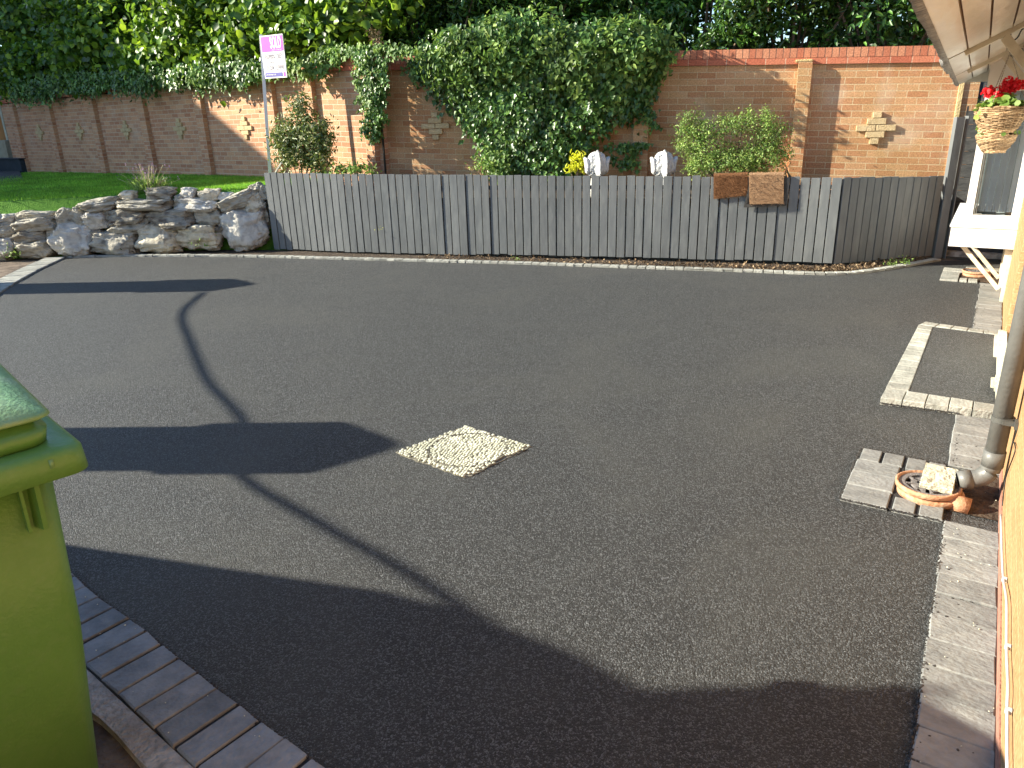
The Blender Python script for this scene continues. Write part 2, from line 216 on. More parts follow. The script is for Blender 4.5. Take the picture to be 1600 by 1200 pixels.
def tube(bm, pts, r, seg=10, caps=True):
    pts = [Vector(p) for p in pts]; rings = []; n = len(pts)
    rs = r if isinstance(r, (list, tuple)) else [r] * n; ref = Vector((0.31, 0.2, 0.93)).normalized()
    for i, p in enumerate(pts):
        t = (pts[min(i + 1, n - 1)] - pts[max(i - 1, 0)]).normalized(); a = t.cross(ref)
        if a.length < 1e-3: a = t.cross(Vector((1, 0, 0)))
        a.normalize(); b = t.cross(a)
        rings.append([bm.verts.new(p + (a * math.cos(2 * math.pi * k / seg) + b * math.sin(2 * math.pi * k / seg)) * rs[i]) for k in range(seg)])
    for i in range(n - 1):
        for k in range(seg): bm.faces.new((rings[i][k], rings[i][(k + 1) % seg], rings[i + 1][(k + 1) % seg], rings[i + 1][k]))
    if caps: bm.faces.new(rings[0][::-1]); bm.faces.new(rings[-1])
def lathe(bm, prof, c=(0, 0, 0), seg=32, jit=0):
    rings = []
    for r, z in prof:
        rings.append([bm.verts.new((c[0] + r * math.cos(2 * math.pi * k / seg) * (1 + random.uniform(-jit, jit)), c[1] + r * math.sin(2 * math.pi * k / seg) * (1 + random.uniform(-jit, jit)), c[2] + z)) for k in range(seg)])
    for i in range(len(rings) - 1):
        for k in range(seg): bm.faces.new((rings[i][k], rings[i][(k + 1) % seg], rings[i + 1][(k + 1) % seg], rings[i + 1][k]))
    return rings
def prism(bm, poly, z0, z1, ch=0.0, mi=0):
    c = np.mean([p[:2] for p in poly], 0); lo = [bm.verts.new((p[0], p[1], z0)) for p in poly]; n = len(poly)
    mid = [bm.verts.new((p[0], p[1], z1 - ch)) for p in poly]; fs = []
    for k in range(n): fs.append(bm.faces.new((lo[k], lo[(k + 1) % n], mid[(k + 1) % n], mid[k])))
    if ch:
        top = []
        for p in poly:
            d = c - np.array(p[:2]); d = d / (np.linalg.norm(d) + 1e-9); top.append(bm.verts.new((p[0] + d[0] * ch * 1.3, p[1] + d[1] * ch * 1.3, z1 + random.uniform(-1, 1) * 0.0012)))
        for k in range(n): fs.append(bm.faces.new((mid[k], mid[(k + 1) % n], top[(k + 1) % n], top[k])))
        fs.append(bm.faces.new(top))
    else: fs.append(bm.faces.new(mid))
    for f in fs: f.material_index = mi
def sheet(name, poly, z, m, kind='structure', sub=None, parent=None):
    bm = bmesh.new(); vs = [bm.verts.new((p[0], p[1], p[2] if len(p) > 2 and z is None else z)) for p in poly]; f = bm.faces.new(vs)
    bmesh.ops.triangulate(bm, faces=[f]) if len(poly) > 4 else None
    bmesh.ops.recalc_face_normals(bm, faces=bm.faces)
    for f in bm.faces:
        if f.normal.z < 0: f.normal_flip()
    o = fin(bm, name, m, parent, recalc=False)
    if kind: o['kind'] = kind
    return o
def cr(pts, n=8):
    pts = [np.array(p, float) for p in pts]; P = [2 * pts[0] - pts[1]] + pts + [2 * pts[-1] - pts[-2]]; out = []
    for i in range(1, len(P) - 2):
        for k in range(n):
            t = k / n; a, b, c, d = P[i - 1:i + 3]
            out.append(0.5 * (2 * b + (c - a) * t + (2 * a - 5 * b + 4 * c - d) * t * t + (3 * b - a - 3 * c + d) * t ** 3))
    out.append(pts[-1]); return out
def resample(pts, step):
    pts = [np.array(p, float) for p in pts]; L = [0]
    for a, b in zip(pts, pts[1:]): L.append(L[-1] + np.linalg.norm(b - a))
    n = max(1, int(round(L[-1] / step))); out = []
    for k in range(n + 1):
        s = L[-1] * k / n; i = min(np.searchsorted(L, s, side='right') - 1, len(pts) - 2)
        t = (s - L[i]) / max(1e-9, L[i + 1] - L[i]); out.append(pts[i] * (1 - t) + pts[i + 1] * t)
    return out
def nrm(v): return v / (np.linalg.norm(v, axis=-1, keepdims=True) + 1e-9)
def leaves(name, P, Nn, D, S, m, parent=None, asp=0.62, fold=0.18, droop=0.0, shape='ovate'):
    P = np.asarray(P, float); n = len(P); Nn = nrm(np.asarray(Nn, float)); D = np.asarray(D, float); D = nrm(D - Nn * (D * Nn).sum(1, keepdims=True)); W = np.cross(Nn, D); S = np.asarray(S, float).reshape(-1, 1) * np.ones((n, 1))
    A = {'ovate': (0.3, 0.46, 0.7, 0.36), 'round': (0.22, 0.5, 0.75, 0.45), 'ivy': (0.12, 0.58, 0.45, 0.36), 'blade': (0.3, 0.5, 0.7, 0.35)}[shape]
    V = np.empty((n, 6, 3)); f1 = fold * S * Nn
    V[:, 0] = P; V[:, 1] = P + S * (A[0] * D - A[1] * asp * W) + f1; V[:, 2] = P + S * (A[2] * D - A[3] * asp * W) + f1 * 0.7
    V[:, 3] = P + S * D - Nn * S * droop; V[:, 4] = P + S * (A[2] * D + A[3] * asp * W) + f1 * 0.7; V[:, 5] = P + S * (A[0] * D + A[1] * asp * W) + f1
    me = bpy.data.meshes.new(name); me.vertices.add(n * 6); me.vertices.foreach_set('co', V.reshape(-1))
    idx = (np.arange(n) * 6)[:, None] + np.array([0, 3, 2, 1, 0, 5, 4, 3]); me.loops.add(n * 8); me.loops.foreach_set('vertex_index', idx.reshape(-1).astype(np.int32))
    me.polygons.add(n * 2); me.polygons.foreach_set('loop_start', np.arange(n * 2, dtype=np.int32) * 4); me.polygons.foreach_set('loop_total', np.full(n * 2, 4, np.int32)); me.update(calc_edges=True); me.validate()
    return link(name, me, m, parent)
def blobpts(blobs, n, shell=(0.72, 1.05), cl=26, cr_=0.16, view=True):
    """clustered leaf positions over ellipsoids: centre, radii; returns P, N"""
    P = []; Nn = []; ws = np.array([b[1][0] * b[1][2] + b[1][1] * b[1][2] for b in blobs]); ws = ws / ws.sum()
    for b, wgt in zip(blobs, ws):
        c, r = np.array(b[0]), np.array(b[1]); k = max(1, int(n * wgt / cl))
        u = nrm(RNG.normal(size=(k, 3))); rad = RNG.uniform(*shell, size=(k, 1))
        rad *= 1 + 0.16 * np.array([noise.noise(Vector(x * 2.2 + c)) for x in u])[:, None]
        cc = c + u * r * rad
        p = np.repeat(cc, cl, 0) + RNG.normal(size=(k * cl, 3)) * cr_ * RNG.uniform(0.5, 1.2, size=(k, 1)).repeat(cl, 0)
        nn = nrm(np.repeat(u / r, cl, 0)) + RNG.normal(size=(k * cl, 3)) * 0.55 + np.array((0, 0, 0.35))
        P.append(p); Nn.append(nn)
    return np.concatenate(P), np.concatenate(Nn)
def stemmesh(bm, base, tips, r0=0.012):
    for t in tips:
        b, t = Vector(base), Vector(t); mid = (b + t) / 2 + Vector(RNG.normal(size=3) * 0.04) + Vector((0, 0, 0.05)); tube(bm, [b, mid, t], [r0, r0 * 0.7, r0 * 0.25], 5)
# ------------------------------------------------------------------ ground, driveway
sheet('ground', [(-400, -400), (400, -400), (400, 400), (-400, 400)], -0.03, M['oldtarmac'])
inner = cr([(0.25, 0.93), (-0.6, 0.94), (-1.278, 0.983), (-2.157, 1.07), (-2.885, 1.156), (-4.2, 1.44), (-6, 2.03), (-7.6, 2.83), (-8.925, 3.667), (-9.9, 4.5), (-10.72, 5.33)], 8)
edge = cr([(-10.72, 5.33), (-9.5, 5.95), (-8.3, 6.42), (-7.226, 6.732), (-6, 7.08), (-4.724, 7.439), (-3.228, 7.796), (-2.1, 8.07), (-1.30, 8.26), (-0.9, 8.62), (-0.344, 9.576)], 8)
drive = [p for p in inner] + edge[1:] + [(-0.10, 9.75), (0.25, 9.75)]
sheet('tarmac_driveway', drive, 0.0, M['tarmac'])
def offs(pts, d):
    out = []
    for i, p in enumerate(pts):
        t = np.array(pts[min(i + 1, len(pts) - 1)]) - np.array(pts[max(i - 1, 0)]); t = t / (np.linalg.norm(t) + 1e-9); out.append(np.array(p) + np.array((-t[1], t[0])) * d)
    return out
def strip(name, pts, wid, step, m, side=1, z=0.012, gap=0.006, base=True, jit=0.003, grow=None):
    rs = resample(pts, step); of = offs(rs, side * wid); bm = bmesh.new()
    for i in range(len(rs) - 1):
        a, b, c, d = rs[i], rs[i + 1], of[i + 1], of[i]; u = (b - a) / np.linalg.norm(b - a); v = (d - a) / np.linalg.norm(d - a); g = gap / 2
        q = [a + u * g, b - u * g, c - u * g, d + u * g]; q = [x + RNG.normal(size=2) * jit for x in q]; zz = z + RNG.normal() * 0.001
        prism(bm, q, -0.03, zz, 0.0045)
    o = fin(bm, name, m); o['kind'] = 'structure'
    if base:
        bm = bmesh.new(); A = [bm.verts.new((*p, z - 0.009)) for p in rs]; B = [bm.verts.new((*p, z - 0.009)) for p in of]
        for i in range(len(rs) - 1): bm.faces.new((A[i], A[i + 1], B[i + 1], B[i]))
        j = fin(bm, name.replace('edging', 'joint_bedding'), M['joint']); j['kind'] = 'structure'
    return o
strip('driveway_edging', inner, 0.2, 0.112, M['paver'], side=1, z=0.016, gap=0.011)
for_far = [p for p in inner if p[0] < -7.2]
strip('paving_edging', for_far[::-1], 0.265, 0.105, M['paverlight'], side=-1, z=0.02)
strip('border_edging', edge, 0.085, 0.105, M['paverlight'], side=1, z=0.025)
# concrete haunch and old footpath outside the near edging
ho = offs(inner, 0.203); ho2 = offs(inner, 0.275); bm = bmesh.new()
A = [bm.verts.new((*p, 0.004)) for p in ho]; B = [bm.verts.new((p[0] + RNG.normal() * 0.006, p[1] + RNG.normal() * 0.006, 0.0)) for p in ho2]; C = [bm.verts.new((p.co.x, p.co.y, -0.03)) for p in B]
for i in range(len(A) - 1): bm.faces.new((A[i], A[i + 1], B[i + 1], B[i])); bm.faces.new((B[i], B[i + 1], C[i + 1], C[i]))
fin(bm, 'concrete_haunching', M['concrete'])['kind'] = 'structure'
# ------------------------------------------------------------------ right border of blocks, step, gully patch
def wallstrip(name, y0, y1, x0=0.057, x1=0.246, step=0.138, m='paver'):
    n = max(1, round((y1 - y0) / step)); bm = bmesh.new(); s = (y1 - y0) / n
    for i in range(n):
        q = [(x0, y0 + i * s + 0.002), (x1, y0 + i * s + 0.002), (x1, y0 + (i + 1) * s - 0.002), (x0, y0 + (i + 1) * s - 0.002)]
        prism(bm, [(a + RNG.normal() * 0.003, b + RNG.normal() * 0.0025) for a, b in q], -0.03, 0.014 + RNG.normal() * 0.0012, 0.0045)
    fin(bm, name, M[m])['kind'] = 'structure'
    sheet(name.replace('edging', 'joint_bedding'), [(x0, y0), (x1 + 0.003, y0), (x1 + 0.003, y1), (x0, y1)], 0.006, M['joint'])
M['paverwall'] = mat('grey_brown_paver', (0.18, 0.185, 0.18), (0.27, 0.275, 0.265), 9, 0.8, 0.35, 60, island=0.14, c3=(0.33, 0.33, 0.30), s3=24, f3=0.4, stretch=(0.8, 1.3, 1))
wallstrip('house_edging', 0.95, 3.2, m='paverwall'); wallstrip('house_edging', 3.79, 4.52, 0.035, m='paverwall'); wallstrip('house_edging', 6.45, 8.4, m='paverwall')
# raised step
bm = bmesh.new(); z1 = 0.045
outer = [(-0.352, 4.523), (0.215, 4.567), (0.236, 6.44), (-0.26, 6.50), (-0.31, 6.46)]
def stepblocks(a, b, c, d, n):
    a, b, c, d = map(np.array, (a, b, c, d))
    for i in range(n):
        t0, t1 = i / n, (i + 1) / n; e = 0.0025 / np.linalg.norm(b - a)
        prism(bm, [a + (b - a) * (t0 + e), a + (b - a) * (t1 - e), d + (c - d) * (t1 - e), d + (c - d) * (t0 + e)], -0.03, z1 + RNG.normal() * 0.001, 0.004)
stepblocks((-0.352, 4.523), (0.225, 4.567), (0.225, 4.70), (-0.345, 4.715), 5)
stepblocks((-0.345, 4.718), (-0.305, 6.36), (-0.208, 6.34), (-0.222, 4.718), 13)
stepblocks((-0.300, 6.365), (0.232, 6.30), (0.232, 6.38), (-0.27, 6.47), 5)
fin(bm, 'doorstep_edging', M['paverlight'])['kind'] = 'structure'
bm = bmesh.new(); prism(bm, [(-0.222, 4.70), (0.24, 4.69), (0.24, 6.31), (-0.208, 6.36)], -0.03, z1 - 0.006); fin(bm, 'doorstep_tarmac', M['tarmac'])['kind'] = 'structure'
# gully patch
sheet('gully_bed', [(-0.10, 3.32), (0.248, 3.32), (0.248, 3.77), (0.04, 3.77), (-0.12, 3.66)], 0.004, M['soil'])
bm = bmesh.new()
def blk(x0, y0, x1, y1, z=0.016): prism(bm, [(x0 + 0.004, y0 + 0.002), (x1 - 0.004, y0 + 0.002), (x1 - 0.004, y1 - 0.002), (x0 + 0.004, y1 - 0.002)], -0.03, z + RNG.normal() * 0.001, 0.005)
blk(-0.35, 3.195, -0.155, 3.355); blk(-0.35, 3.355, -0.152, 3.51); blk(-0.348, 3.51, -0.15, 3.655)
blk(-0.340, 3.655, -0.245, 3.805); blk(-0.240, 3.655, -0.145, 3.80); blk(-0.137, 3.64, -0.050, 3.79); blk(-0.044, 3.64, 0.033, 3.785)
blk(-0.145, 3.195, -0.052, 3.33); blk(-0.044, 3.195, 0.052, 3.325)
fin(bm, 'gully_surround', M['paverwall'])['kind'] = 'structure'
sheet('gully_joint_bedding', [(-0.346, 3.2), (0.05, 3.2), (0.05, 3.32), (-0.1, 3.32), (-0.14, 3.66), (0.03, 3.77), (0.03, 3.79), (-0.336, 3.80)], 0.008, M['joint'])
bm = bmesh.new()
blk(-0.29, 8.43, -0.125, 8.90); blk(-0.12, 8.43, -0.05, 8.58); blk(-0.045, 8.43, 0.04, 8.58); blk(-0.29, 8.92, -0.1, 9.1); blk(-0.09, 9.12, 0.24, 9.25)
fin(bm, 'far_gully_surround', M['paverlight'])['kind'] = 'structure'
sheet('far_gully_bed', [(-0.12, 8.58), (0.25, 8.40), (0.25, 9.12), (-0.12, 9.12)], 0.003, M['soil'])
# grit spilled along the edges
def grit(name, pts, s, m, z=0.018):
    bm = bmesh.new()
    for p in pts:
        r = s * random.uniform(0.5, 1.3)
        bmesh.ops.create_icosphere(bm, subdivisions=1, radius=r, matrix=Matrix.Translation((p[0], p[1], (p[2] if len(p) > 2 else z) + r * 0.3)) @ Matrix.Rotation(random.random() * 6, 4, 'Z') @ Matrix.Diagonal((1, random.uniform(0.6, 1), random.uniform(0.5, 0.9), 1)))
    return tag(fin(bm, name, m), kind='stuff')
gp = []
for y in np.arange(1.0, 8.4, 0.006):
    if 3.2 < y < 3.8 or 4.5 < y < 6.45: continue
    gp.append((0.057 + abs(RNG.normal()) * 0.008 - 0.004, y))
    if random.random() < 0.35: gp.append((0.057 + abs(RNG.normal()) * 0.055, y + RNG.normal() * 0.01))
rs = resample(inner[:45], 0.008)
for p in rs:
    gp.append(p + np.array((RNG.normal() * 0.003, -0.002 - abs(RNG.normal()) * 0.004 + 0.004)))
for k in range(300): a = random.random(); gp.append((-0.35 + a * 0.4 + RNG.normal() * 0.005, 3.198 + RNG.normal() * 0.004)); gp.append((-0.34 + a * 0.37, 3.80 + RNG.normal() * 0.005))
for k in range(220): a = random.random(); gp.append((-0.348 + RNG.normal() * 0.004, 3.2 + a * 0.6))
for k in range(260): a = random.random(); gp.append((-0.35 + a * 0.4, 4.52 + 0.03 * a + RNG.normal() * 0.005))
gp = [p for p in gp if p[1] < 9]
grit('tarmac_crumbs', gp, 0.0045, mat('tar_grit', (0.02, 0.02, 0.02), (0.07, 0.065, 0.06), 60, 0.6), 0.01)
wl = []
for k in range(60): t = random.random(); i = int(4 + t * 36); q = np.array(inner[i]) + (np.array(offs(inner, 0.2)[i]) - np.array(inner[i])) * random.random(); wl.append((q[0] + RNG.normal() * 0.02, q[1] + RNG.normal() * 0.01))
for k in range(45): wl.append((random.uniform(0.06, 0.24), random.uniform(1.0, 4.4)))
grit('pale_grit', wl, 0.0028, M['pebble'], 0.017)
# ------------------------------------------------------------------ pebble-filled manhole tray (diamond)
dm = [np.array(q) for q in ((-2.418, 2.62), (-1.927, 2.56), (-1.829, 3.027), (-2.30, 3.085))]
bm = bmesh.new(); dmr = []
for a_, b_ in zip(dm, dm[1:] + dm[:1]):
    for t in np.linspace(0, 1, 24)[:-1]: dmr.append(a_ + (b_ - a_) * t + RNG.normal(size=2) * 0.0045)
prism(bm, dmr, -0.02, 0.003); dmo = fin(bm, 'manhole_cover', None); tag(dmo, 'square cream pebble-filled manhole cover set diamond-wise in the tarmac', 'manhole cover')
dmo.data.materials.append(M['cementbuff'])
bm = bmesh.new()
for i in range(27):
    for j in range(27):
        u, v = (i + 0.5 + (j % 2) * 0.4 + RNG.normal() * 0.14) / 27.4, (j + 0.5 + RNG.normal() * 0.14) / 27
        p = (dm[0] * (1 - u) + dm[1] * u) * (1 - v) + (dm[3] * (1 - u) + dm[2] * u) * v
        if min(u, v, 1 - u, 1 - v) < 0.05 and random.random() < 0.3: continue
        if abs(np.linalg.norm(p - np.array((-2.1, 2.83))) - 0.205) < 0.004: continue
        bmesh.ops.create_icosphere(bm, subdivisions=2, radius=0.0092, matrix=Matrix.Translation((p[0], p[1], 0.007)) @ Matrix.Rotation(random.uniform(-0.5, 0.5) + 0.8, 4, 'Z') @ Matrix.Diagonal((1.1, 0.8, 0.7, 1)))
o = fin(bm, 'pebble_infill', M['pebble'], dmo, True); o['kind'] = 'stuff'
bm = bmesh.new()
for k in range(48):
    a0, a1 = k / 48 * 2 * math.pi, (k + 1) / 48 * 2 * math.pi; rr = (0.2035, 0.2075); c = (-2.1, 2.83)
    prism(bm, [(c[0] + rr[0] * math.cos(a0), c[1] + rr[0] * math.sin(a0)), (c[0] + rr[1] * math.cos(a0), c[1] + rr[1] * math.sin(a0)), (c[0] + rr[1] * math.cos(a1), c[1] + rr[1] * math.sin(a1)), (c[0] + rr[0] * math.cos(a1), c[1] + rr[0] * math.sin(a1))], 0.004, 0.0115)
bmesh.ops.remove_doubles(bm, verts=bm.verts, dist=1e-5); fin(bm, 'cover_ring', M['cementbuff'], dmo)
# ------------------------------------------------------------------ gullies, pipe block
def gully(c, r, label, tilt=0.0, brick=True):
    o = root('drain_gully', (c[0], c[1], 0), label, 'drain'); z = c[2]
    bm = bmesh.new(); lathe(bm, [(r * 0.80, z - 0.05), (r * 0.98, z - 0.045), (r * 1.0, z - 0.022), (r * 0.93, z - 0.018), (r * 0.84, z - 0.02)], (c[0], c[1], 0), 40); fin(bm, 'clay_collar', M['terracotta'], o, True)
    bm = bmesh.new(); lathe(bm, [(r * 0.86, z - 0.018), (r * 0.97, z - 0.012), (r * 0.98, z + 0.008), (r * 0.92, z + 0.012), (r * 0.88, z + 0.004), (r * 0.86, z - 0.005)], (c[0] - 0.012, c[1], 0), 40); fin(bm, 'clay_rim', M['terracotta'], o, True)
    bm = bmesh.new(); cx = c[0] - 0.012
    def arc(ra, rb, a0, a1, n=10):
        for k in range(n):
            t0, t1 = a0 + (a1 - a0) * k / n, a0 + (a1 - a0) * (k + 1) / n
            prism(bm, [(cx + ra * math.cos(t0), c[1] + ra * math.sin(t0)), (cx + rb * math.cos(t0), c[1] + rb * math.sin(t0)), (cx + rb * math.cos(t1), c[1] + rb * math.sin(t1)), (cx + ra * math.cos(t1), c[1] + ra * math.sin(t1))], z - 0.008, z + 0.003)
    arc(r * 0.68, r * 0.87, 0, 2 * math.pi, 40); arc(r * 0.12, r * 0.22, 0, 2 * math.pi, 16)
    for q in range(4): a = q * math.pi / 2 + 0.4; arc(r * 0.34, r * 0.52, a, a + 1.1)
    for q in range(8): a = q * math.pi / 4 + 0.2; arc(r * 0.2, r * 0.7, a, a + 0.12, 1)
    bmesh.ops.remove_doubles(bm, verts=bm.verts, dist=1e-5); fin(bm, 'grate', mat('grate_iron', (0.13, 0.12, 0.12), (0.24, 0.22, 0.21), 40, 0.6, 0.5), o)
    bm = bmesh.new(); lathe(bm, [(0.0005, z - 0.02), (r * 0.86, z - 0.02)], (cx, c[1], 0), 30); fin(bm, 'gully_well', M['black'], o)
    return o
g1 = gully((-0.015, 3.425, 0.055), 0.133, 'round clay drain with slotted grey grate below the downpipe shoe')
bm = bmesh.new(); tube(bm, [(0.06, 3.37, 0.02), (0.14, 3.36, 0.018)], 0.04, 16); fin(bm, 'clay_spigot', M['terracotta'], g1, True)
g2 = gully((0.02, 8.83, 0.045), 0.125, 'round clay-rimmed drain cover at the far end of the drive by the bracket post')
ks = bmesh.new(); c0 = G(1464, 748, 0.08); verts = box(ks, (c0[0] + 0.006, c0[1] - 0.0, 0.082), (0.125, 0.165, 0.030), rz=-0.05, rx=0.16, ry=0.05)
bmesh.ops.subdivide_edges(ks, edges=ks.edges, cuts=5, use_grid_fill=True)
for v in ks.verts: v.co += Vector(RNG.normal(size=3) * 0.0015)
tag(fin(ks, 'concrete_offcut', M['cream']), 'pale rough concrete offcut lying on the drain grate', 'stone')
# ------------------------------------------------------------------ house on the right
house = root('house', (0.25, 4, 0), 'orange brick house with white bay window and cream porch canopy at the right', 'house')
def uvbox(name, quads, m, parent, uvs):
    me = bpy.data.meshes.new(name); vs = []; fs = []
    for q in quads: fs.append([len(vs) + k for k in range(len(q))]); vs += [tuple(p) for p in q]
    me.from_pydata(vs, [], fs); ul = me.uv_layers.new(name='UVMap'); i = 0
    for f in uvs:
        for uv in f: ul.data[i].uv = uv; i += 1
    return link(name, me, m, parent)
X = 0.25; qs = []; us = []
def wq(y0, y1, z0, z1, x=X):
    qs.append([(x, y0, z0), (x, y1, z0), (x, y1, z1), (x, y0, z1)][::-1]); us.append([(y0, z0), (y1, z0), (y1, z1), (y0, z1)][::-1])
wq(-3, 4.75, -0.05, 2.4); wq(4.75, 6.2, 2.1, 2.4); wq(6.2, 12, -0.05, 2.4)
qs.append([(X, 4.75, 0), (X + 0.1, 4.75, 0), (X + 0.1, 4.75, 2.1), (X, 4.75, 2.1)]); us.append([(0, 0), (0.1, 0), (0.1, 2.1), (0, 2.1)])
qs.append([(X, 6.2, 0), (X + 0.1, 6.2, 0), (X + 0.1, 6.2, 2.1), (X, 6.2, 2.1)]); us.append([(0, 0), (0.1, 0), (0.1, 2.1), (0, 2.1)])
qs.append([(X, -3, -0.05), (X + 8, -3, -0.05), (X + 8, -3, 2.4), (X, -3, 2.4)]); us.append([(0, 0), (8, 0), (8, 5), (0, 5)])
qs.append([(X, 12, -0.05), (X + 8, 12, -0.05), (X + 8, 12, 2.4), (X, 12, 2.4)]); us.append([(0, 0), (8, 0), (8, 5), (0, 5)])
qs.append([(X + 8, -3, -0.05), (X + 8, 12, -0.05), (X + 8, 12, 2.4), (X + 8, -3, 2.4)]); us.append([(0, 0), (15, 0), (15, 5), (0, 5)])
uvbox('brick_wall', qs, M['housebrick'], house, us)
bm = bmesh.new(); box(bm, (X + 4.1, 4.5, 2.5), (8.3, 15.6, 0.15)); box(bm, (X + 4.4, 4.5, 3.3), (4.2, 15.4, 1.5), ry=0.0); fin(bm, 'roof', M['tile'], house)
bm = bmesh.new(); box(bm, (X + 0.07, 5.475, 1.05), (0.05, 1.43, 2.08)); door = fin(bm, 'door', M['white'], house)
bm = bmesh.new(); tube(bm, [(X + 0.02, 4.95, 1.0), (X + 0.02, 5.08, 1.0)], 0.01, 8); fin(bm, 'handle', M['chain'], door)
bm = bmesh.new(); box(bm, (X - 0.012, 5.5, 0.075), (0.05, 1.46, 0.05)); fin(bm, 'threshold', M['cream'], house)
bm = bmesh.new(); box(bm, (0.222, 5.95, 0.052), (0.055, 0.50, 0.03)); fin(bm, 'door_sill', M['creampaint'], house)
bm = bmesh.new(); v = box(bm, (0.215, 5.02, 0.07), (0.06, 0.22, 0.05)); bmesh.ops.bevel(bm, geom=bm.edges, offset=0.02, segments=2, affect='EDGES'); fin(bm, 'sill_stone', M['cream'], house)
# plinth ledge: damp-proof strip at the wall foot
bm = bmesh.new(); box(bm, (0.249, 2.2, 0.03), (0.006, 4.9, 0.07)); fin(bm, 'damp_course', mat('mauve_brick_foot', (0.28, 0.13, 0.10), (0.4, 0.2, 0.14), 30, 0.9, 0.5), house)
# cable along the wall foot
cpt = [PX(*q, 0.238) for q in ((1564, 805), (1566, 870), (1568, 905), (1573, 940), (1573, 1010), (1575, 1070), (1574, 1110), (1574, 1200))]
bm = bmesh.new(); tube(bm, [tuple(p) for p in cr(cpt, 5)], 0.0045, 6); cb = fin(bm, 'wall_cable', M['cable'], house, True)
bm = bmesh.new()
for i in (2, 4, 6): box(bm, (0.24, cpt[i][1], cpt[i][2]), (0.014, 0.008, 0.016))
fin(bm, 'cable_clip', M['cable'], cb)
cpt = [PX(*q, 0.243) for q in ((1589, 672), (1580, 700), (1583, 690), (1586, 705), (1572, 745), (1566, 790))]
bm = bmesh.new(); tube(bm, [tuple(p) for p in cr(cpt, 5)], 0.0025, 5); fin(bm, 'wall_cable', M['black'], house, True)
# downpipe
py_ = 3.5; pc = (0.198, py_)
pp = root('downpipe', (pc[0], pc[1], 0), 'grey plastic downpipe with elbow shoe clipped to the orange brick wall', 'downpipe')
ptop = PY(1582, 600, py_); pbt = PY(1549, 722, py_)
axis = (ptop - pbt); topz = 1.5; tt = (topz - pbt[2]) / axis[2]; pend = pbt + axis * tt
bm = bmesh.new(); tube(bm, [(pc[0] - 0.004, py_, 0.20), (pc[0], py_, 2.2)], 0.0375, 24); fin(bm, 'pipe', M['pipe'], pp, True)
bm = bmesh.new(); tube(bm, [(pc[0] - 0.004, py_, 0.24), (pc[0] - 0.004, py_, 0.17)], 0.042, 24); tube(bm, cr([(pc[0] - 0.004, py_, 0.19), (pc[0] - 0.012, py_ - 0.003, 0.14), (pc[0] - 0.04, py_ - 0.01, 0.108), (0.115, py_ - 0.02, 0.092)], 4), 0.039, 24)
tube(bm, [(0.13, py_ - 0.016, 0.096), (0.082, py_ - 0.028, 0.082)], 0.042, 24); fin(bm, 'elbow_shoe', M['pipe'], pp, True)
bm = bmesh.new(); tube(bm, [(0.0815, py_ - 0.028, 0.0819), (0.081, py_ - 0.028, 0.0817)], 0.036, 20); fin(bm, 'shoe_mouth', M['black'], pp)
bk = PY(1577, 656, py_)
bm = bmesh.new(); tube(bm, [(pc[0], py_, bk[2] - 0.011), (pc[0], py_, bk[2] + 0.011)], 0.0435, 24); box(bm, (pc[0] + 0.035, py_ - 0.045, bk[2]), (0.075, 0.022, 0.016)); box(bm, (0.243, py_ - 0.045, bk[2]), (0.012, 0.06, 0.028)); fin(bm, 'pipe_bracket', mat('dark_bracket', (0.07, 0.07, 0.065), (0.1, 0.1, 0.09), 20, 0.5), pp)
# bay window
YB = 7.7; bay = bpy.data.objects.new('bay_window', None); COL.objects.link(bay); bay.parent = house; bay.matrix_parent_inverse = Matrix.Translation(house.location).inverted()
sillL = PY(1487, 352, YB); sz = 0.64; bx = -0.238; fx = PY(1508, 328, YB)[0]; zs = 0.64; zt = 2.0
bm = bmesh.new(); box(bm, ((bx + 0.25) / 2, YB + 0.85, 0.553), (0.25 - bx, 1.85, 0.170)); box(bm, ((bx + 0.25) / 2 - 0.006, YB + 0.85, 0.646), (0.262 - bx, 1.872, 0.018)); fin(bm, 'sill_board', M['white'], bay)
bm = bmesh.new(); f = 0.075; zb = 0.735
def fr(x0, x1, z0, z1, y0=YB + 0.02, y1=YB + 0.09): box(bm, ((x0 + x1) / 2, (y0 + y1) / 2, (z0 + z1) / 2), (x1 - x0, y1 - y0, z1 - z0))
fr(fx, fx + 0.06, 0.656, zt); fr(fx + 0.06, 0.249, 0.656, zb); fr(fx + 0.06, 0.249, 1.74, zt); fr(0.19, 0.2495, zb + 0.001, 1.739)
box(bm, (fx + 0.035, YB + 0.80, 0.70), (0.07, 1.42, 0.088)); box(bm, (fx + 0.035, YB + 0.8, 1.87), (0.07, 1.42, 0.26))
for yy in (0.75, 1.5): box(bm, (fx + 0.035, YB + yy, 1.24), (0.07, 0.07, 0.99))
fin(bm, 'window_frame', M['white'], bay)
bm = bmesh.new(); box(bm, (fx + 0.068, YB + 0.031, 1.24), (0.013, 0.012, 1.0)); box(bm, (fx + 0.083, YB + 0.036, 1.24), (0.010, 0.01, 1.0)); box(bm, (fx + 0.1, YB + 0.031, 0.742), (0.06, 0.01, 0.012)); fin(bm, 'glazing_bead', mat('grey_gasket', (0.12, 0.12, 0.11), (0.2, 0.2, 0.18), 30, 0.6), bay)
bm = bmesh.new(); box(bm, ((fx + 0.25) / 2 + 0.04, YB + 0.055, 1.24), (0.25 - fx - 0.06, 0.006, 1.0)); box(bm, (fx + 0.035, YB + 0.8, 1.24), (0.006, 1.38, 1.0)); fin(bm, 'glass', M['glass'], bay)
bm = bmesh.new()
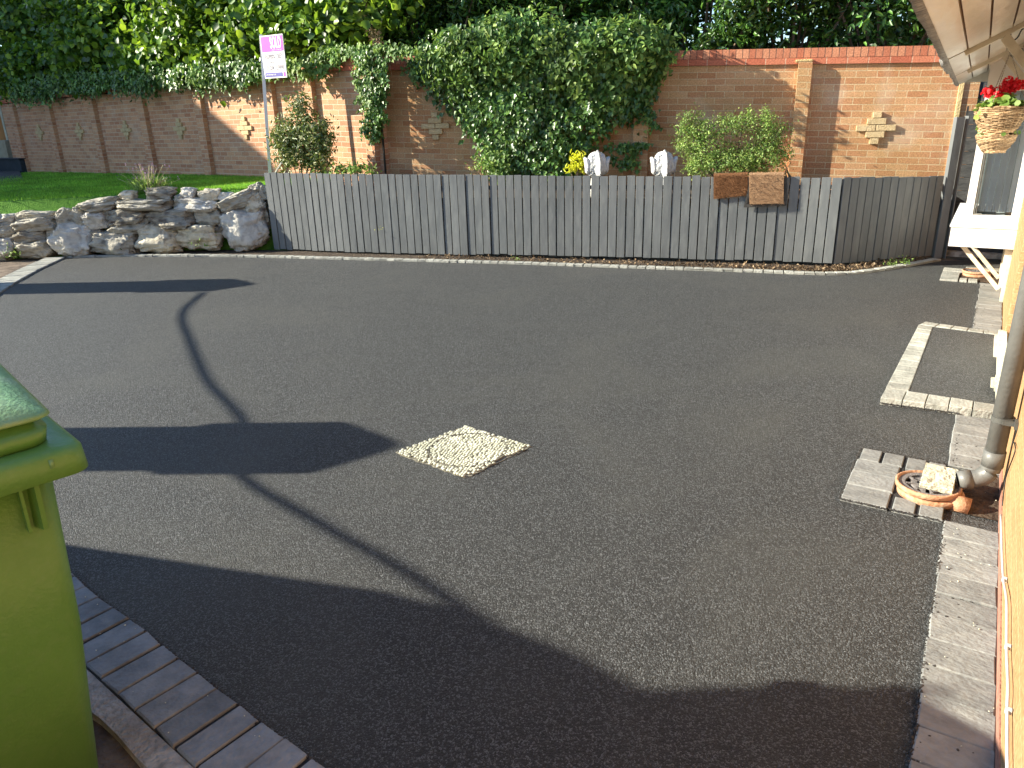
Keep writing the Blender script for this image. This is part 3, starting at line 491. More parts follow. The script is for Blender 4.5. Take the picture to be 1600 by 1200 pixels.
for k in range(8): x = fx + 0.10 + k * 0.052; box(bm, (x + 0.02, YB + 0.082, 1.25), (0.050, 0.003, 0.98), rz=-0.3)
fin(bm, 'vertical_blind', M['blind'], bay)
bm = bmesh.new()
for k in range(8): x = fx + 0.10 + k * 0.052; box(bm, (x + 0.02, YB + 0.064, 0.785), (0.005, 0.004, 0.045))
fin(bm, 'blind_chain', M['white'], bay)
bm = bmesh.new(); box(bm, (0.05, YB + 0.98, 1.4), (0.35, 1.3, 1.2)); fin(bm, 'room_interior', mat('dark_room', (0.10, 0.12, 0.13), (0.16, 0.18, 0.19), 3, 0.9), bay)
# gallows brackets under the bay: diagonals from the post up to the board
bm = bmesh.new()
def gallows(y, x0, zpost):
    box(bm, (0.222, y, zpost / 2 + 0.06), (0.055, 0.05, zpost - 0.12 + 0.0)); beam(bm, (0.20, y, 0.10), (x0, y, 0.468), 0.034, 0.034)
gallows(7.72, -0.135, 0.47); box(bm, (0.236, 7.65, 0.2), (0.026, 0.085, 0.4)); fin(bm, 'gallows_bracket', M['creampaint'], bay); bm = bmesh.new(); gallows(8.25, -0.13, 0.47); fin(bm, 'gallows_bracket', M['creampaint'], bay)
# porch canopy (lean-to, seen from below)
can = bpy.data.objects.new('porch_canopy', None); COL.objects.link(can); can.parent = house; can.matrix_parent_inverse = Matrix.Translation(house.location).inverted()
def cz(x): return 1.855 + 0.50 * (x + 0.35)
ya, yb = 0.9, 8.55
def ox(y): return -0.235 - (y - 2.0) * 0.0265
bm = bmesh.new(); ns = 6
for k in range(ns):
    for (y0, y1) in ((ya, 5.0), (5.07, 6.85), (6.92, yb)):
        P4 = []
        for yy, t in ((y0, k / ns), (y1, k / ns), (y1, (k + 1) / ns), (y0, (k + 1) / ns)):
            xo = ox(yy); xx = xo + (0.249 - xo) * t; P4.append((xx, yy))
        g = 0.004
        a, b, c, d = P4; a = (a[0] + g, a[1]); b = (b[0] + g, b[1]); c = (c[0] - g, c[1]); d = (d[0] - g, d[1])
        lo = [bm.verts.new((p[0], p[1], cz(p[0]))) for p in (a, b, c, d)]; hi = [bm.verts.new((p[0], p[1], cz(p[0]) + 0.012)) for p in (a, b, c, d)]
        bm.faces.new(lo); bm.faces.new(hi[::-1])
        for i in range(4): bm.faces.new((lo[i], lo[(i + 1) % 4], hi[(i + 1) % 4], hi[i]))
fin(bm, 'soffit_panel', M['soffit'], can)
bm = bmesh.new(); q = [(ox(ya) - 0.005, ya), (ox(yb) - 0.005, yb), (0.249, yb), (0.249, ya)]
lo = [bm.verts.new((p[0], p[1], cz(p[0]) + 0.014)) for p in q]; hi = [bm.verts.new((p[0], p[1], cz(p[0]) + 0.06)) for p in q]; bm.faces.new(lo); bm.faces.new(hi[::-1])
for i in range(4): bm.faces.new((lo[i], lo[(i + 1) % 4], hi[(i + 1) % 4], hi[i]))
fin(bm, 'canopy_roof', M['tile'], can)
for yy in (5.035, 6.885):
    bm = bmesh.new(); beam(bm, (ox(yy) + 0.08, yy, cz(ox(yy) + 0.08) - 0.006), (0.249, yy, cz(0.249) - 0.006), 0.06, 0.04); beam(bm, (-0.06, yy, cz(-0.06) - 0.03), (0.235, yy, 1.62), 0.05, 0.045); box(bm, (0.23, yy, 1.85), (0.035, 0.05, 0.6)); fin(bm, 'porch_bracket', M['creampaint'], can)
# wavy lead edge
bm = bmesh.new(); nn = 90; prev = None
for k in range(nn + 1):
    y = ya + (yb - ya) * k / nn; xo = ox(y); wv = noise.noise(Vector((y * 2.3, 0, 0))) * 0.014 + noise.noise(Vector((y * 9, 3, 0))) * 0.008
    if 5.2 < y < 6.3: wv -= 0.022 * abs(math.sin((y - 5.2) * 9)) 
    z = cz(xo); cur = [bm.verts.new(p) for p in ((xo + 0.012, y, z - 0.006), (xo - 0.018 + wv * 0.6, y, z - 0.012 + wv * 0.3), (xo - 0.028 + wv, y, z + 0.02), (xo - 0.012 + wv * 0.3, y, z + 0.06), (xo + 0.03, y, z + 0.075))]
    if prev:
        for i in range(4): bm.faces.new((prev[i], prev[i + 1], cur[i + 1], cur[i]))
    prev = cur
fin(bm, 'lead_edge', M['lead'], can, True)
bm = bmesh.new(); box(bm, (-0.115, yb + 0.012, 1.90), (0.56, 0.02, 0.11)); fin(bm, 'end_board', M['soffit'], can)
# ------------------------------------------------------------------ hanging basket
YK = 5.45; kc = PY(1565, 168, YK); hk = PY(1588, 52, YK)
hb = root('hanging_basket', (kc[0], kc[1], hk[2]), 'two-tier wicker hanging basket of red geraniums hanging in front of the bay window', 'hanging basket')
def weave(zt, zb, r0, r1, nm):
    bm = bmesh.new(); n = 17
    for i in range(n):
        t = i / (n - 1); r = r0 + (r1 - r0) * (t ** 1.5) ; z = zt + (zb - zt) * t
        pts = []
        for k in range(41):
            a = 2 * math.pi * k / 40; rr = r + 0.004 * math.sin(k * math.pi * 0.5 + i * math.pi) + RNG.normal() * 0.0012; pts.append((kc[0] + rr * math.cos(a), kc[1] + rr * math.sin(a), z + 0.0035 * math.sin(a * 3 + i) + RNG.normal() * 0.0008))
        tube(bm, pts, 0.0062, 5, False)
    for k in range(20):
        a = 2 * math.pi * k / 20; tube(bm, [(kc[0] + r0 * math.cos(a), kc[1] + r0 * math.sin(a), zt + 0.008), (kc[0] + (r0 + r1) * 0.55 * math.cos(a), kc[1] + (r0 + r1) * 0.55 * math.sin(a), (zt + zb) / 2), (kc[0] + r1 * math.cos(a), kc[1] + r1 * math.sin(a), zb)], 0.004, 4)
    lathe(bm, [(0.0005, zb), (r1, zb), (r0 * 0.93, zt - 0.01), (0.0005, zt - 0.012)], (kc[0], kc[1], 0), 20)
    return fin(bm, nm, M['wicker'], hb, True)
zt0 = kc[2] + 0.0; weave(zt0, zt0 - 0.140, 0.132, 0.082, 'upper_basket'); weave(PY(1565, 211, YK)[2], PY(1565, 237, YK)[2], 0.100, 0.052, 'lower_basket')
bm = bmesh.new(); tube(bm, cr([(hk[0] - 0.03, YK, hk[2] + 0.0), (hk[0] - 0.027, YK, hk[2] - 0.02), (hk[0] - 0.008, YK, hk[2] - 0.035), (hk[0] + 0.01, YK, hk[2] - 0.022), (hk[0] + 0.02, YK, hk[2] + 0.01), (hk[0] + 0.03, YK, cz(hk[0] + 0.03))], 4), 0.004, 6); tube(bm, [(hk[0] - 0.008, YK, hk[2] - 0.033), (hk[0] - 0.012, YK, hk[2] - 0.10)], 0.004, 6); fin(bm, 'hook', M['black'], hb)
for k in range(3):
    a = 2.2 + k * 2.1; p0 = np.array((hk[0] - 0.012, YK, hk[2] - 0.095)); p1 = np.array((kc[0] + 0.125 * math.cos(a), kc[1] + 0.125 * math.sin(a), zt0)); bm = bmesh.new(); n = 22
    for i in range(n):
        q = p0 + (p1 - p0) * (i + 0.5) / n; bmesh.ops.create_icosphere(bm, subdivisions=1, radius=0.0042, matrix=Matrix.Translation(q) @ Matrix.Diagonal((0.7, 0.7, 1.5, 1)))
    tube(bm, [p0, p1], 0.0015, 4); fin(bm, 'chain', M['chain'], hb)
P, Nn = blobpts([((kc[0], kc[1], zt0 + 0.01), (0.09, 0.09, 0.04)), ((kc[0] - 0.06, kc[1] - 0.05, zt0 + 0.01), (0.05, 0.05, 0.03))], 260, cl=6, cr_=0.02)
leaves('geranium_foliage', P, Nn, RNG.normal(size=P.shape), RNG.uniform(0.025, 0.05, len(P)), M['shrublight'], hb, 0.95, 0.1, shape='round')
P, Nn = blobpts([((kc[0], kc[1], PY(1565, 208, YK)[2]), (0.098, 0.098, 0.012))], 90, cl=5, cr_=0.012)
leaves('lower_foliage', P, Nn, RNG.normal(size=P.shape), RNG.uniform(0.02, 0.035, len(P)), M['shrublight'], hb, 0.9, 0.1, shape='round')
for (qx, qy, rr) in ((1577, 130, 0.035), (1590, 133, 0.033), (1564, 147, 0.031), (1545, 143, 0.027), (1572, 140, 0.03)):
    c = PY(qx, qy, YK - 0.03 + RNG.normal() * 0.02); P, Nn = blobpts([(c, (rr, rr, rr * 0.85))], 150, cl=5, cr_=0.006, shell=(0.8, 1.0)); leaves('geranium_bloom', P, Nn, RNG.normal(size=P.shape), RNG.uniform(0.012, 0.02, len(P)), M['petal'], hb, 0.95, 0.1, shape='round')
# ------------------------------------------------------------------ grey slat fence
FL = [(-8.341, 6.955), (-7.107, 7.19), (-4.934, 7.772), (-3.399, 8.201), (-1.741, 8.65), (-1.344, 8.715)]
fence = root('slat_fence', (-5, 7.7, 0), 'low grey-painted vertical slat fence round the raised bed, with a shaded angled end', 'fence')
FTOP = [1.054, 1.035, 1.005, 0.985, 0.962, 0.957]
def planks(name, line, tops, step=0.104, gap=0.013, th=0.019):
    bm = bmesh.new(); rs = resample(line, step); Ls = np.cumsum([0] + [np.linalg.norm(np.array(a) - np.array(b)) for a, b in zip(line, line[1:])])
    for i in range(len(rs) - 1):
        a, b = rs[i], rs[i + 1]; u = (b - a) / np.linalg.norm(b - a); L = np.linalg.norm(b - a); c = (a + b) / 2; n = np.array((-u[1], u[0]))
        s = (i + 0.5) / (len(rs) - 1) * Ls[-1]; zt = np.interp(s, Ls, tops) + RNG.normal() * 0.0035; z0 = 0.03 + RNG.normal() * 0.004 + (0.02 if s > 3 else 0)
        o = RNG.normal() * 0.003; gp_ = gap + RNG.normal() * 0.002
        vs = box(bm, (c[0] + n[0] * o, c[1] + n[1] * o, (zt + z0) / 2), (L - gp_, th, zt - z0), rz=math.atan2(u[1], u[0]) + RNG.normal() * 0.003, ry=RNG.normal() * 0.001)
    bmesh.ops.bevel(bm, geom=bm.edges[:], offset=0.002, segments=1, affect='EDGES'); return fin(bm, name, M['fence'], fence)
planks('slat_panel', FL, FTOP)
planks('end_panel', [(-1.338, 8.722), (-0.46, 9.765)], [0.957, 0.913], gap=0.009)
bm = bmesh.new()
for i in range(len(FL) - 1):
    a, b = np.array(FL[i]), np.array(FL[i + 1]); u = (b - a) / np.linalg.norm(b - a); n = np.array((-u[1], u[0])) * 0.045
    for z in (0.18, 0.55, 0.86): beam(bm, (*(a + n), z), (*(b + n), z), 0.06, 0.04)
beam(bm, (-1.37, 8.78, 0.86), (-0.5, 9.8, 0.82), 0.05, 0.04); beam(bm, (-1.37, 8.78, 0.2), (-0.5, 9.8, 0.2), 0.05, 0.04); fin(bm, 'rail', M['darkwood'], fence)
bm = bmesh.new()
for s in np.linspace(0, 1, 6):
    p = resample(FL, 0.05)[int(s * (len(resample(FL, 0.05)) - 1))]; box(bm, (p[0] - 0.03, p[1] + 0.115, 0.47), (0.075, 0.075, 0.93), rz=0.26)
fin(bm, 'post', M['darkwood'], fence)
gt = root('side_gate', (-0.1, 10.0, 0), 'dark horizontal-board side gate with a tall grey post between fence and house', 'gate')
bm = bmesh.new(); box(bm, (-0.405, 9.81, 0.765), (0.085, 0.075, 1.53), rz=0.5); box(bm, (-0.335, 9.87, 0.765), (0.012, 0.09, 1.55), rz=0.5); fin(bm, 'gate_post', M['fence'], gt)
bm = bmesh.new()
for k in range(11): box(bm, (0.0, 10.02, 0.10 + k * 0.142), (0.72, 0.02, 0.138), rx=0.04)
for k in range(4): box(bm, (0.06, 10.06, 1.66 + k * 0.142), (0.60, 0.02, 0.138), rx=0.04)
fin(bm, 'board_panel', M['darkwood'], gt)
bm = bmesh.new(); box(bm, (-0.03, 9.98, 0.03), (0.78, 0.09, 0.06)); fin(bm, 'gate_threshold', M['concrete'], gt)
bm = bmesh.new(); box(bm, (-0.345, 9.95, 1.58), (0.02, 0.03, 0.12)); fin(bm, 'latch', M['black'], gt)
# draped mats
def fenceline(t): p = resample(FL, 0.02); return p[int(t)]
def FP(px, py, off=-0.02):
    u = np.array((1.658, 0.449)); u = u / np.linalg.norm(u); n = np.array((u[1], -u[0])) * (-off); a = np.array(FL[3]) + n; b = np.array(FL[4]) + n; return PL(px, py, (a, b))
def drape(name, q, m, off, th, label, back_len=0.16):
    """front flap corners tl,tr,br,bl in px; wraps over the fence top"""
    tl, tr, br, bl = [np.array(FP(*p, off)) for p in q]; u = nrm(np.array((tr - tl)[:2])); n3 = np.array((-u[1], u[0], 0)); bm = bmesh.new(); rows = []; nx = 26
    for j in range(14):
        t = j / 13; L = tl + (bl - tl) * t; Rr = tr + (br - tr) * t; rows.append((L, Rr))
    arc = []
    for j in range(5):
        a = math.pi * (1 - j / 4); c = n3 * 0.028; arc.append(c + n3 * 0.028 * math.cos(a) + np.array((0, 0, 0.018 * math.sin(a))))
    rr = [(tl + n3 * 0.056 + np.array((0, 0, -back_len)), tr + n3 * 0.056 + np.array((0, 0, -back_len)))] + [(tl + o, tr + o) for o in arc[::-1]] + rows[1:]
    V = []
    for L, Rr in rr:
        V.append([bm.verts.new(L + (Rr - L) * k / nx + np.array((0, 0, RNG.normal() * 0.0012))) for k in range(nx + 1)])
    for j in range(len(V) - 1):
        for k in range(nx): bm.faces.new((V[j][k], V[j + 1][k], V[j + 1][k + 1], V[j][k + 1]))
    bmesh.ops.recalc_face_normals(bm, faces=bm.faces); o = fin(bm, name, m, recalc=False); md = o.modifiers.new('thick', 'SOLIDIFY'); md.thickness = th; md.offset = 0
    # bristles
    base = np.array([L + (Rr - L) * s for L, Rr in rows for s in RNG.random(170)]); base += RNG.normal(size=base.shape) * 0.006 * np.array((1, 1, 1.6)); fn = -n3
    lv = leaves('bristle', base + fn * th * 0.5, RNG.normal(size=base.shape) + np.array((u[0], u[1], 0)), fn * 1.0 + RNG.normal(size=base.shape) * 0.4, RNG.uniform(0.006, 0.012, len(base)), m, o, 0.35, 0.0); lv['kind'] = 'stuff'
    return tag(o, label, 'doormat', 'coir doormats hung over the fence')
drape('doormat', [(1115, 275), (1168, 273), (1168, 305), (1115, 311)], M['mat_brown'], -0.032, 0.016, 'dark brown coir doormat draped over the grey fence, left of the paler one')
drape('doormat', [(1170, 274), (1225, 273), (1224, 318), (1171, 319)], M['mat_tan'], -0.055, 0.016, 'pale tan coir doormat draped over the fence above the black rubber mat')
a, b, c, d = [FP(*p, -0.036) for p in ((1173, 275), (1230, 275), (1229, 321), (1162, 324))]
bm = bmesh.new(); ins = lambda p, q, r, s, t, v: (p * (1 - t) + q * t) * (1 - v) + (s * (1 - t) + r * t) * v
for (t0, v0, t1, v1, h) in ((0, 0, 1, 1, 0.006), (0.0, 0, 0.07, 1, 0.014), (0.93, 0, 1, 1, 0.014), (0.07, 0.9, 0.93, 1, 0.014), (0.12, 0.78, 0.9, 0.84, 0.012)):
    pts = [ins(a, b, c, d, t, v) for t, v in ((t0, v0), (t1, v0), (t1, v1), (t0, v1))]; nn3 = np.array((0.26, -0.965, 0)) * h
    lo = [bm.verts.new(p) for p in pts]; hi = [bm.verts.new(p + nn3) for p in pts]; bm.faces.new(lo); bm.faces.new(hi[::-1])
    for i in range(4): bm.faces.new((lo[i], lo[(i + 1) % 4], hi[(i + 1) % 4], hi[i]))
tag(fin(bm, 'rubber_doormat', M['rubber']), 'black rubber doormat with a raised rim hanging behind the pale coir mat', 'doormat')
# ------------------------------------------------------------------ boundary walls
LL = ((-17.3, 9.5), (-8.6, 8.55)); MA = (-7.1, 8.62); MB = (MA[0] + math.cos(math.radians(14)), MA[1] + math.sin(math.radians(14))); ML = (MA, MB)
def wallslab(name, a, b, z0, ztop, th, m, parent, vref=None, nseg=1, u0=0):
    """a,b ground points; front face towards the camera side; th behind; ztop (za,zb)"""
    a, b = np.array(a, float), np.array(b, float); u = (b - a) / np.linalg.norm(b - a); n = np.array((-u[1], u[0])) * th; L = np.linalg.norm(b - a); za, zb = ztop; zl = z0 if isinstance(z0, tuple) else (z0, z0)
    vr = vref or ztop
    F = [(*a, zl[0]), (*b, zl[1]), (*b, zb), (*a, za)]; B = [(p[0] + n[0], p[1] + n[1], p[2]) for p in F]
    uvF = [(u0, zl[0] - vr[0]), (u0 + L, zl[1] - vr[1]), (u0 + L, zb - vr[1]), (u0, za - vr[0])]
    q = [F, [B[1], B[0], B[3], B[2]], [F[3], F[2], B[2], B[3]], [F[1], B[1], B[2], F[2]], [B[0], F[0], F[3], B[3]]]
    hh = lambda p, k: p
    uv = [uvF, [uvF[1], uvF[0], uvF[3], uvF[2]], [(u0, 0), (u0 + L, 0), (u0 + L, th), (u0, th)], [(0, uvF[1][1]), (th, uvF[1][1]), (th, uvF[2][1]), (0, uvF[2][1])], [(0.1, uvF[0][1]), (0.1 + th, uvF[0][1]), (0.1 + th, uvF[3][1]), (0.1, uvF[3][1])]]
    return uvbox(name, q, m, parent, uv)
Lp = lambda px, py: PL(px, py, LL)[:2]; Mp = lambda px, py: PL(px, py, ML)[:2]
lw = root('boundary_wall', (-13, 9, 0.8), 'long lower red brick boundary wall with pilasters and cream cross motifs behind the lawn', 'wall')
LA = np.array((-21.5, 9.5 + 4.2 * 0.95 / 8.7)); LB_ = Lp(509, 200)
wallslab('wall_face', LA, LB_, 0.5, (2.36, 2.38), 0.22, M['brickleft'], lw)
uL = (LB_ - LA) / np.linalg.norm(LB_ - LA); nL = np.array((uL[1], -uL[0]))
for px in (33, 89, 158, 236, 326, 438, 500):
    e = Lp(px, 200); s = e - uL * 0.225 + nL * 0.085; e2 = e + nL * 0.085; wallslab('pilaster', s, e2, 0.5, (2.34, 2.34), 0.084, M['brickleft'], lw)
wallslab('coping', LA + nL * 0.02, LB_ + nL * 0.02, (2.381, 2.401), (2.455, 2.475), 0.26, M['copinglow'], lw)
def cross(px, py, line, parent, bw=0.205, rh=0.0735):
    p = PL(px, py, line); u = nrm(np.array(line[1]) - np.array(line[0])); n = np.array((u[1], -u[0])); bm = bmesh.new()
    for row, (wd, nb) in enumerate(((0.10, 1), (0.21, 1), (0.43, 2), (0.21, 1), (0.10, 1))):
        z = p[2] + (2 - row) * rh + 0.0
        for k in range(nb):
            bwid = wd / nb; off = (k - (nb - 1) / 2) * bwid; c = p[:2] + u * off + n * 0.008; box(bm, (c[0], c[1], z), (bwid - 0.008, 0.05, rh - 0.007), rz=math.atan2(u[1], u[0]))
    bmesh.ops.bevel(bm, geom=bm.edges[:], offset=0.003, segments=1, affect='EDGES'); fin(bm, 'cross_motif', M['buffbrick'], parent)
for q in ((63, 207), (125, 205), (198, 203), (282, 201), (384, 200)): cross(*q, LL, lw)
# taller wall (short left return + long right run)
tw = root('tall_brick_wall', (-4, 9.4, 0.8), 'taller weathered brick wall with red coping, partly hidden by ivy, behind the grey fence', 'wall')
K = Mp(592, 150); ZT = lambda X_: 2.34 - 0.031 * (X_ + 7.52)
wallslab('wall_face', LB_ + uL * 0.001, Lp(592, 150), 0.5, (2.385, 2.345), 0.215, M['brickleft'], tw)
eR = Mp(1530, 140); wallslab('wall_face', K, eR, 0.5, (ZT(K[0]), ZT(eR[0]) - 0.02), 0.22, M['brick'], tw)
uM = nrm(np.array(MB) - np.array(MA)); nM = np.array((uM[1], -uM[0]))
for (p0, p1, line, u_, n_, za) in ((510, 592, LL, uL, nL, (2.387, 2.347)), (592, 1530, ML, uM, nM, (ZT(K[0]) + 0.002, ZT(eR[0]) - 0.018))):
    a_ = PL(p0, 150, line)[:2] - (u_ * 0.02 if p0 == 510 else 0); b_ = PL(p1, 150, line)[:2]
    wallslab('coping', a_ + n_ * 0.03, b_ + n_ * 0.03, za, (za[0] + 0.068, za[1] + 0.068), 0.28, M['copinglow'], tw, vref=(za[0] - 0.05, za[1] - 0.05))
    wallslab('coping', a_ + n_ * 0.028, b_ + n_ * 0.028, (za[0] + 0.072, za[1] + 0.072), (za[0] + 0.175, za[1] + 0.175), 0.276, M['copingtop'], tw, vref=(za[0] + 0.05, za[1] + 0.05))
def pil(px0, px1, line, n_, dep, zt, py=200, parent=tw, m='brick', name='pilaster'):
    a_ = PL(px0, py, line)[:2] + n_ * dep; b_ = PL(px1, py, line)[:2] + n_ * dep; wallslab(name, a_, b_, 0.5, (zt, zt - 0.01), dep - 0.001, M[m], parent)
pil(577, 590, LL, nL, 0.09, 2.33, parent=tw, m='brickleft'); pil(992, 1015, ML, nM, 0.11, 2.21); pil(1238, 1259, ML, nM, 0.095, 2.185)
p = PL(1250, 97, ML); bm = bmesh.new(); cc = p[:2] + nM * 0.05; box(bm, (cc[0] + 0.04, cc[1] + 0.01, 2.195), (0.20, 0.095, 0.03), rz=math.radians(16)); bmesh.ops.bevel(bm, geom=bm.edges[:], offset=0.012, segments=2, affect='EDGES'); fin(bm, 'pilaster_cap', M['mortarstrip'], tw)
bm = bmesh.new(); st0 = PL(1503, 135, ML); st1 = PL(1478, 275, ML); c = (st0[:2] + st1[:2]) / 2 + nM * 0.004; box(bm, (c[0], c[1], 1.45), (0.045, 0.03, 1.35), rz=math.radians(16)); fin(bm, 'mortar_strip', M['mortarstrip'], tw)
cross(681, 197, ML, tw); cross(1368, 200, ML, tw)
c = Lp(592, 150) - nL * 0.0; bm = bmesh.new(); box(bm, (c[0] + 0.012, c[1] - 0.004, 1.4), (0.014, 0.03, 1.85)); fin(bm, 'expansion_joint', M['black'], tw)
# soil bed behind the fence
sheet('planting_bed', [(-8.36, 7.02), (-4.9, 7.83), (-1.74, 8.72), (-1.3, 8.8), (-0.42, 9.9), (-0.3, 10.5), (-4, 9.5), (-7.5, 8.5), (-8.6, 8.6)], 0.72, M['soil'])
# ------------------------------------------------------------------ lawn
ROCK = ((-8.386, 6.941), (-11.552, 4.861)); rdir = nrm(np.array(ROCK[1]) - np.array(ROCK[0])); rn = np.array((rdir[1], -rdir[0]))
if rn[1] < 0: rn = -rn
def lawnz(x, y):
    zb = 0.82; t = np.clip((-8.4 - x) / 3.2, 0, 3); zf = 0.84 - 0.085 * t; d = np.clip(((x + 8.386) * rn[0] + (y - 6.941) * rn[1]) / 2.6, 0, 1); return zf * (1 - d) + (zb - 0.02 * max(0, (-12 - x)) * 0.5) * d
bm = bmesh.new(); nx, ny = 60, 20; V = []
f0 = np.array((-8.30, 7.10)) + rn * 0.12; f1 = f0 + rdir * 13.5; b0 = np.array((-8.62, 8.55)); b1 = LA
for i in range(nx + 1):
    row = []
    for j in range(ny + 1):
        p = (f0 + (f1 - f0) * i / nx) * (1 - j / ny) + (b0 + (b1 - b0) * i / nx) * (j / ny); row.append(bm.verts.new((p[0], p[1], lawnz(*p) + 0.01 * noise.noise(Vector((p[0] * 2, p[1] * 2, 0))))))
    V.append(row)
for i in range(nx):
    for j in range(ny): bm.faces.new((V[i][j], V[i][j + 1], V[i + 1][j + 1], V[i + 1][j]))
# soil bank down the front edge
for i in range(nx):
    a, b = V[i][0], V[i + 1][0]; c = bm.verts.new((b.co.x, b.co.y, -0.04)); d = bm.verts.new((a.co.x, a.co.y, -0.04)); bm.faces.new((a, b, c, d))
o = fin(bm, 'lawn_ground', M['lawnsoil'], smooth=True); o['kind'] = 'structure'
n = 95000; t = RNG.random(n) ** 1.3; s = RNG.random(n); fr_ = (f0 + (f1 - f0) * t[:, None] * 0.9) * (1 - s[:, None]) + (b0 + (b1 - b0) * t[:, None] * 0.9) * s[:, None]
zz = np.array([lawnz(*p) for p in fr_]); P = np.column_stack([fr_, zz]); D = RNG.normal(size=P.shape) * 0.35 + np.array((0, 0, 1.0))
tag(leaves('grass', P, RNG.normal(size=P.shape) * np.array((1, 1, 0.1)), D, RNG.uniform(0.02, 0.05, n), M['grass'], None, 0.22, 0.0, shape='blade'), kind='stuff')
# dark tarmac path left of the lawn
sheet('side_path', [tuple(G(-120, 325, 0.70)), tuple(G(-120, 262, 0.74)), tuple(G(28, 262, 0.76)), tuple(G(38, 285, 0.77)), tuple(G(20, 296, 0.76)), tuple(G(-10, 308, 0.72))], 0.79, mat('dark_path', (0.03, 0.032, 0.036), (0.05, 0.05, 0.055), 30, 0.8, 0.5, 120))
# ------------------------------------------------------------------ stone retaining wall: each stone a part
sw = root('stone_wall', (-10, 5.9, 0), 'dry-stacked rough limestone retaining wall with big boulders below the lawn', 'stone wall')
STN = [(50, 500, 135, 125, 'stonewhite', 0), (210, 515, 195, 105, 'stone', 0), (410, 472, 222, 178, 'stonewhite', 0), (185, 455, 180, 90, 'stonedark', -4), (310, 428, 85, 85, 'stone', 0), (640, 480, 250, 140, 'stone', 8), (875, 462, 235, 155, 'stonebuff', 0), (1095, 447, 250, 135, 'stonebuff', 0), (1345, 412, 250, 235, 'stonewhite', -10), (1150, 345, 155, 92, 'stone', 0), (945, 350, 255, 102, 'stonedark', 3), (710, 340, 225, 92, 'stonedark', -6), (715, 410, 215, 74, 'stone', -3), (530, 357, 135, 98, 'stonewhite', 8), (440, 345, 95, 82, 'stone', 30), (360, 345, 95, 95, 'stone', -15), (210, 382, 235, 78, 'stone', -4), (45, 412, 125, 88, 'stone', -6), (225, 337, 175, 50, 'stone', 0), (40, 352, 115, 50, 'stonewhite', 0), (150, 335, 115, 52, 'stone', -8), (550, 276, 205, 66, 'stone', -8), (800, 276, 292, 62, 'stone', 3), (1075, 277, 235, 76, 'stonewhite', 2), (880, 219, 152, 72, 'stonedark', 2), (700, 226, 88, 50, 'stonebuff', 0), (1030, 216, 88, 66, 'stonewhite', 8), (1140, 224, 122, 62, 'stonebuff', 0), (1232, 236, 78, 56, 'stonewhite', 0), (1305, 255, 215, 85, 'stone', -22), (1385, 262, 110, 120, 'stonebuff', -20), (1392, 186, 75, 50, 'stone', -20), (985, 243, 70, 42, 'stone', 0), (782, 367, 95, 46, 'stone', -10), (525, 432, 75, 66, 'stonedark', 0), (1438, 210, 55, 80, 'stone', 0), (18, 548, 80, 66, 'stone', 0), (600, 330, 60, 70, 'stonedark', 0), (1210, 420, 60, 60, 'stonedark', 0), (570, 470, 60, 90, 'stonedark', 0), (-60, 370, 130, 90, 'stone', 0), (-70, 470, 140, 120, 'stone', 0), (1435, 320, 60, 120, 'stonedark', 0)]
def stone(pxc, pyc, wp, hp, m, rot, k):
    cx, cy, w_, h_ = pxc / 3.478, pyc / 3.478 + 240, wp / 3.478, hp / 3.478
    off = rn * (0.10 + 0.10 * (1 - min(1, (cy - 290) / 110)) if cy < 400 else 0.1)
    line = (np.array(ROCK[0]) + off, np.array(ROCK[1]) + off); p = PL(cx, cy, line); pl = PL(cx - w_ / 2, cy, line); pr = PL(cx + w_ / 2, cy, line); pt = PL(cx, cy - h_ / 2, line); pb = PL(cx, cy + h_ / 2, line)
    W = np.linalg.norm(pr - pl) * 0.47; Hh = abs(pt[2] - pb[2]) * 0.475; Dd = min(0.22, max(0.1, 0.5 * (W + Hh))); bm = bmesh.new(); bmesh.ops.create_cube(bm, size=2); bmesh.ops.subdivide_edges(bm, edges=bm.edges, cuts=22, use_grid_fill=True)
    sd = Vector((k * 7.3, k * 3.1, k)); pw = 0.34 if m != 'stonewhite' else 0.45
    sl_ = [random.uniform(-0.22, 0.22) for _ in range(4)]
    for v in bm.verts:
        q = v.co.normalized(); e = Vector(tuple(math.copysign(abs(c) ** (0.55 + pw * 0.4), c) for c in q)); q = v.co.lerp(e * 1.12, 0.72)
        q.x *= 1 + sl_[0] * q.z; q.z *= 1 + sl_[1] * q.x; q.y *= 1 + sl_[2] * q.z
        d = noise.noise(q * 1.3 + sd) * 0.26 + noise.noise(Vector((q.x * 2.2, q.y * 2.2, q.z * 5.5)) + sd) * 0.10 + abs(noise.noise(q * 4.5 + sd)) * 0.12 - 0.05 + noise.noise(q * 11 + sd) * 0.045 - abs(noise.noise(Vector((q.x * 5, q.y * 5, q.z * 16)) + sd)) * 0.07 + noise.noise(q * 24 + sd) * 0.018
        q = q * (1 + d); v.co = Vector((q.x * W, q.y * Dd, q.z * Hh))
    # facets along strata
    ang = math.atan2(rdir[1], rdir[0]) + math.pi
    bmesh.ops.transform(bm, matrix=Matrix.Translation((p[0], p[1], p[2])) @ Matrix.Rotation(ang + random.uniform(-0.15, 0.15), 4, 'Z') @ Matrix.Rotation(math.radians(-rot if False else rot), 4, 'Y'), verts=bm.verts)
    fin(bm, 'stone', M[m], sw, True)
for k, s_ in enumerate(STN): stone(*s_, k + 1)
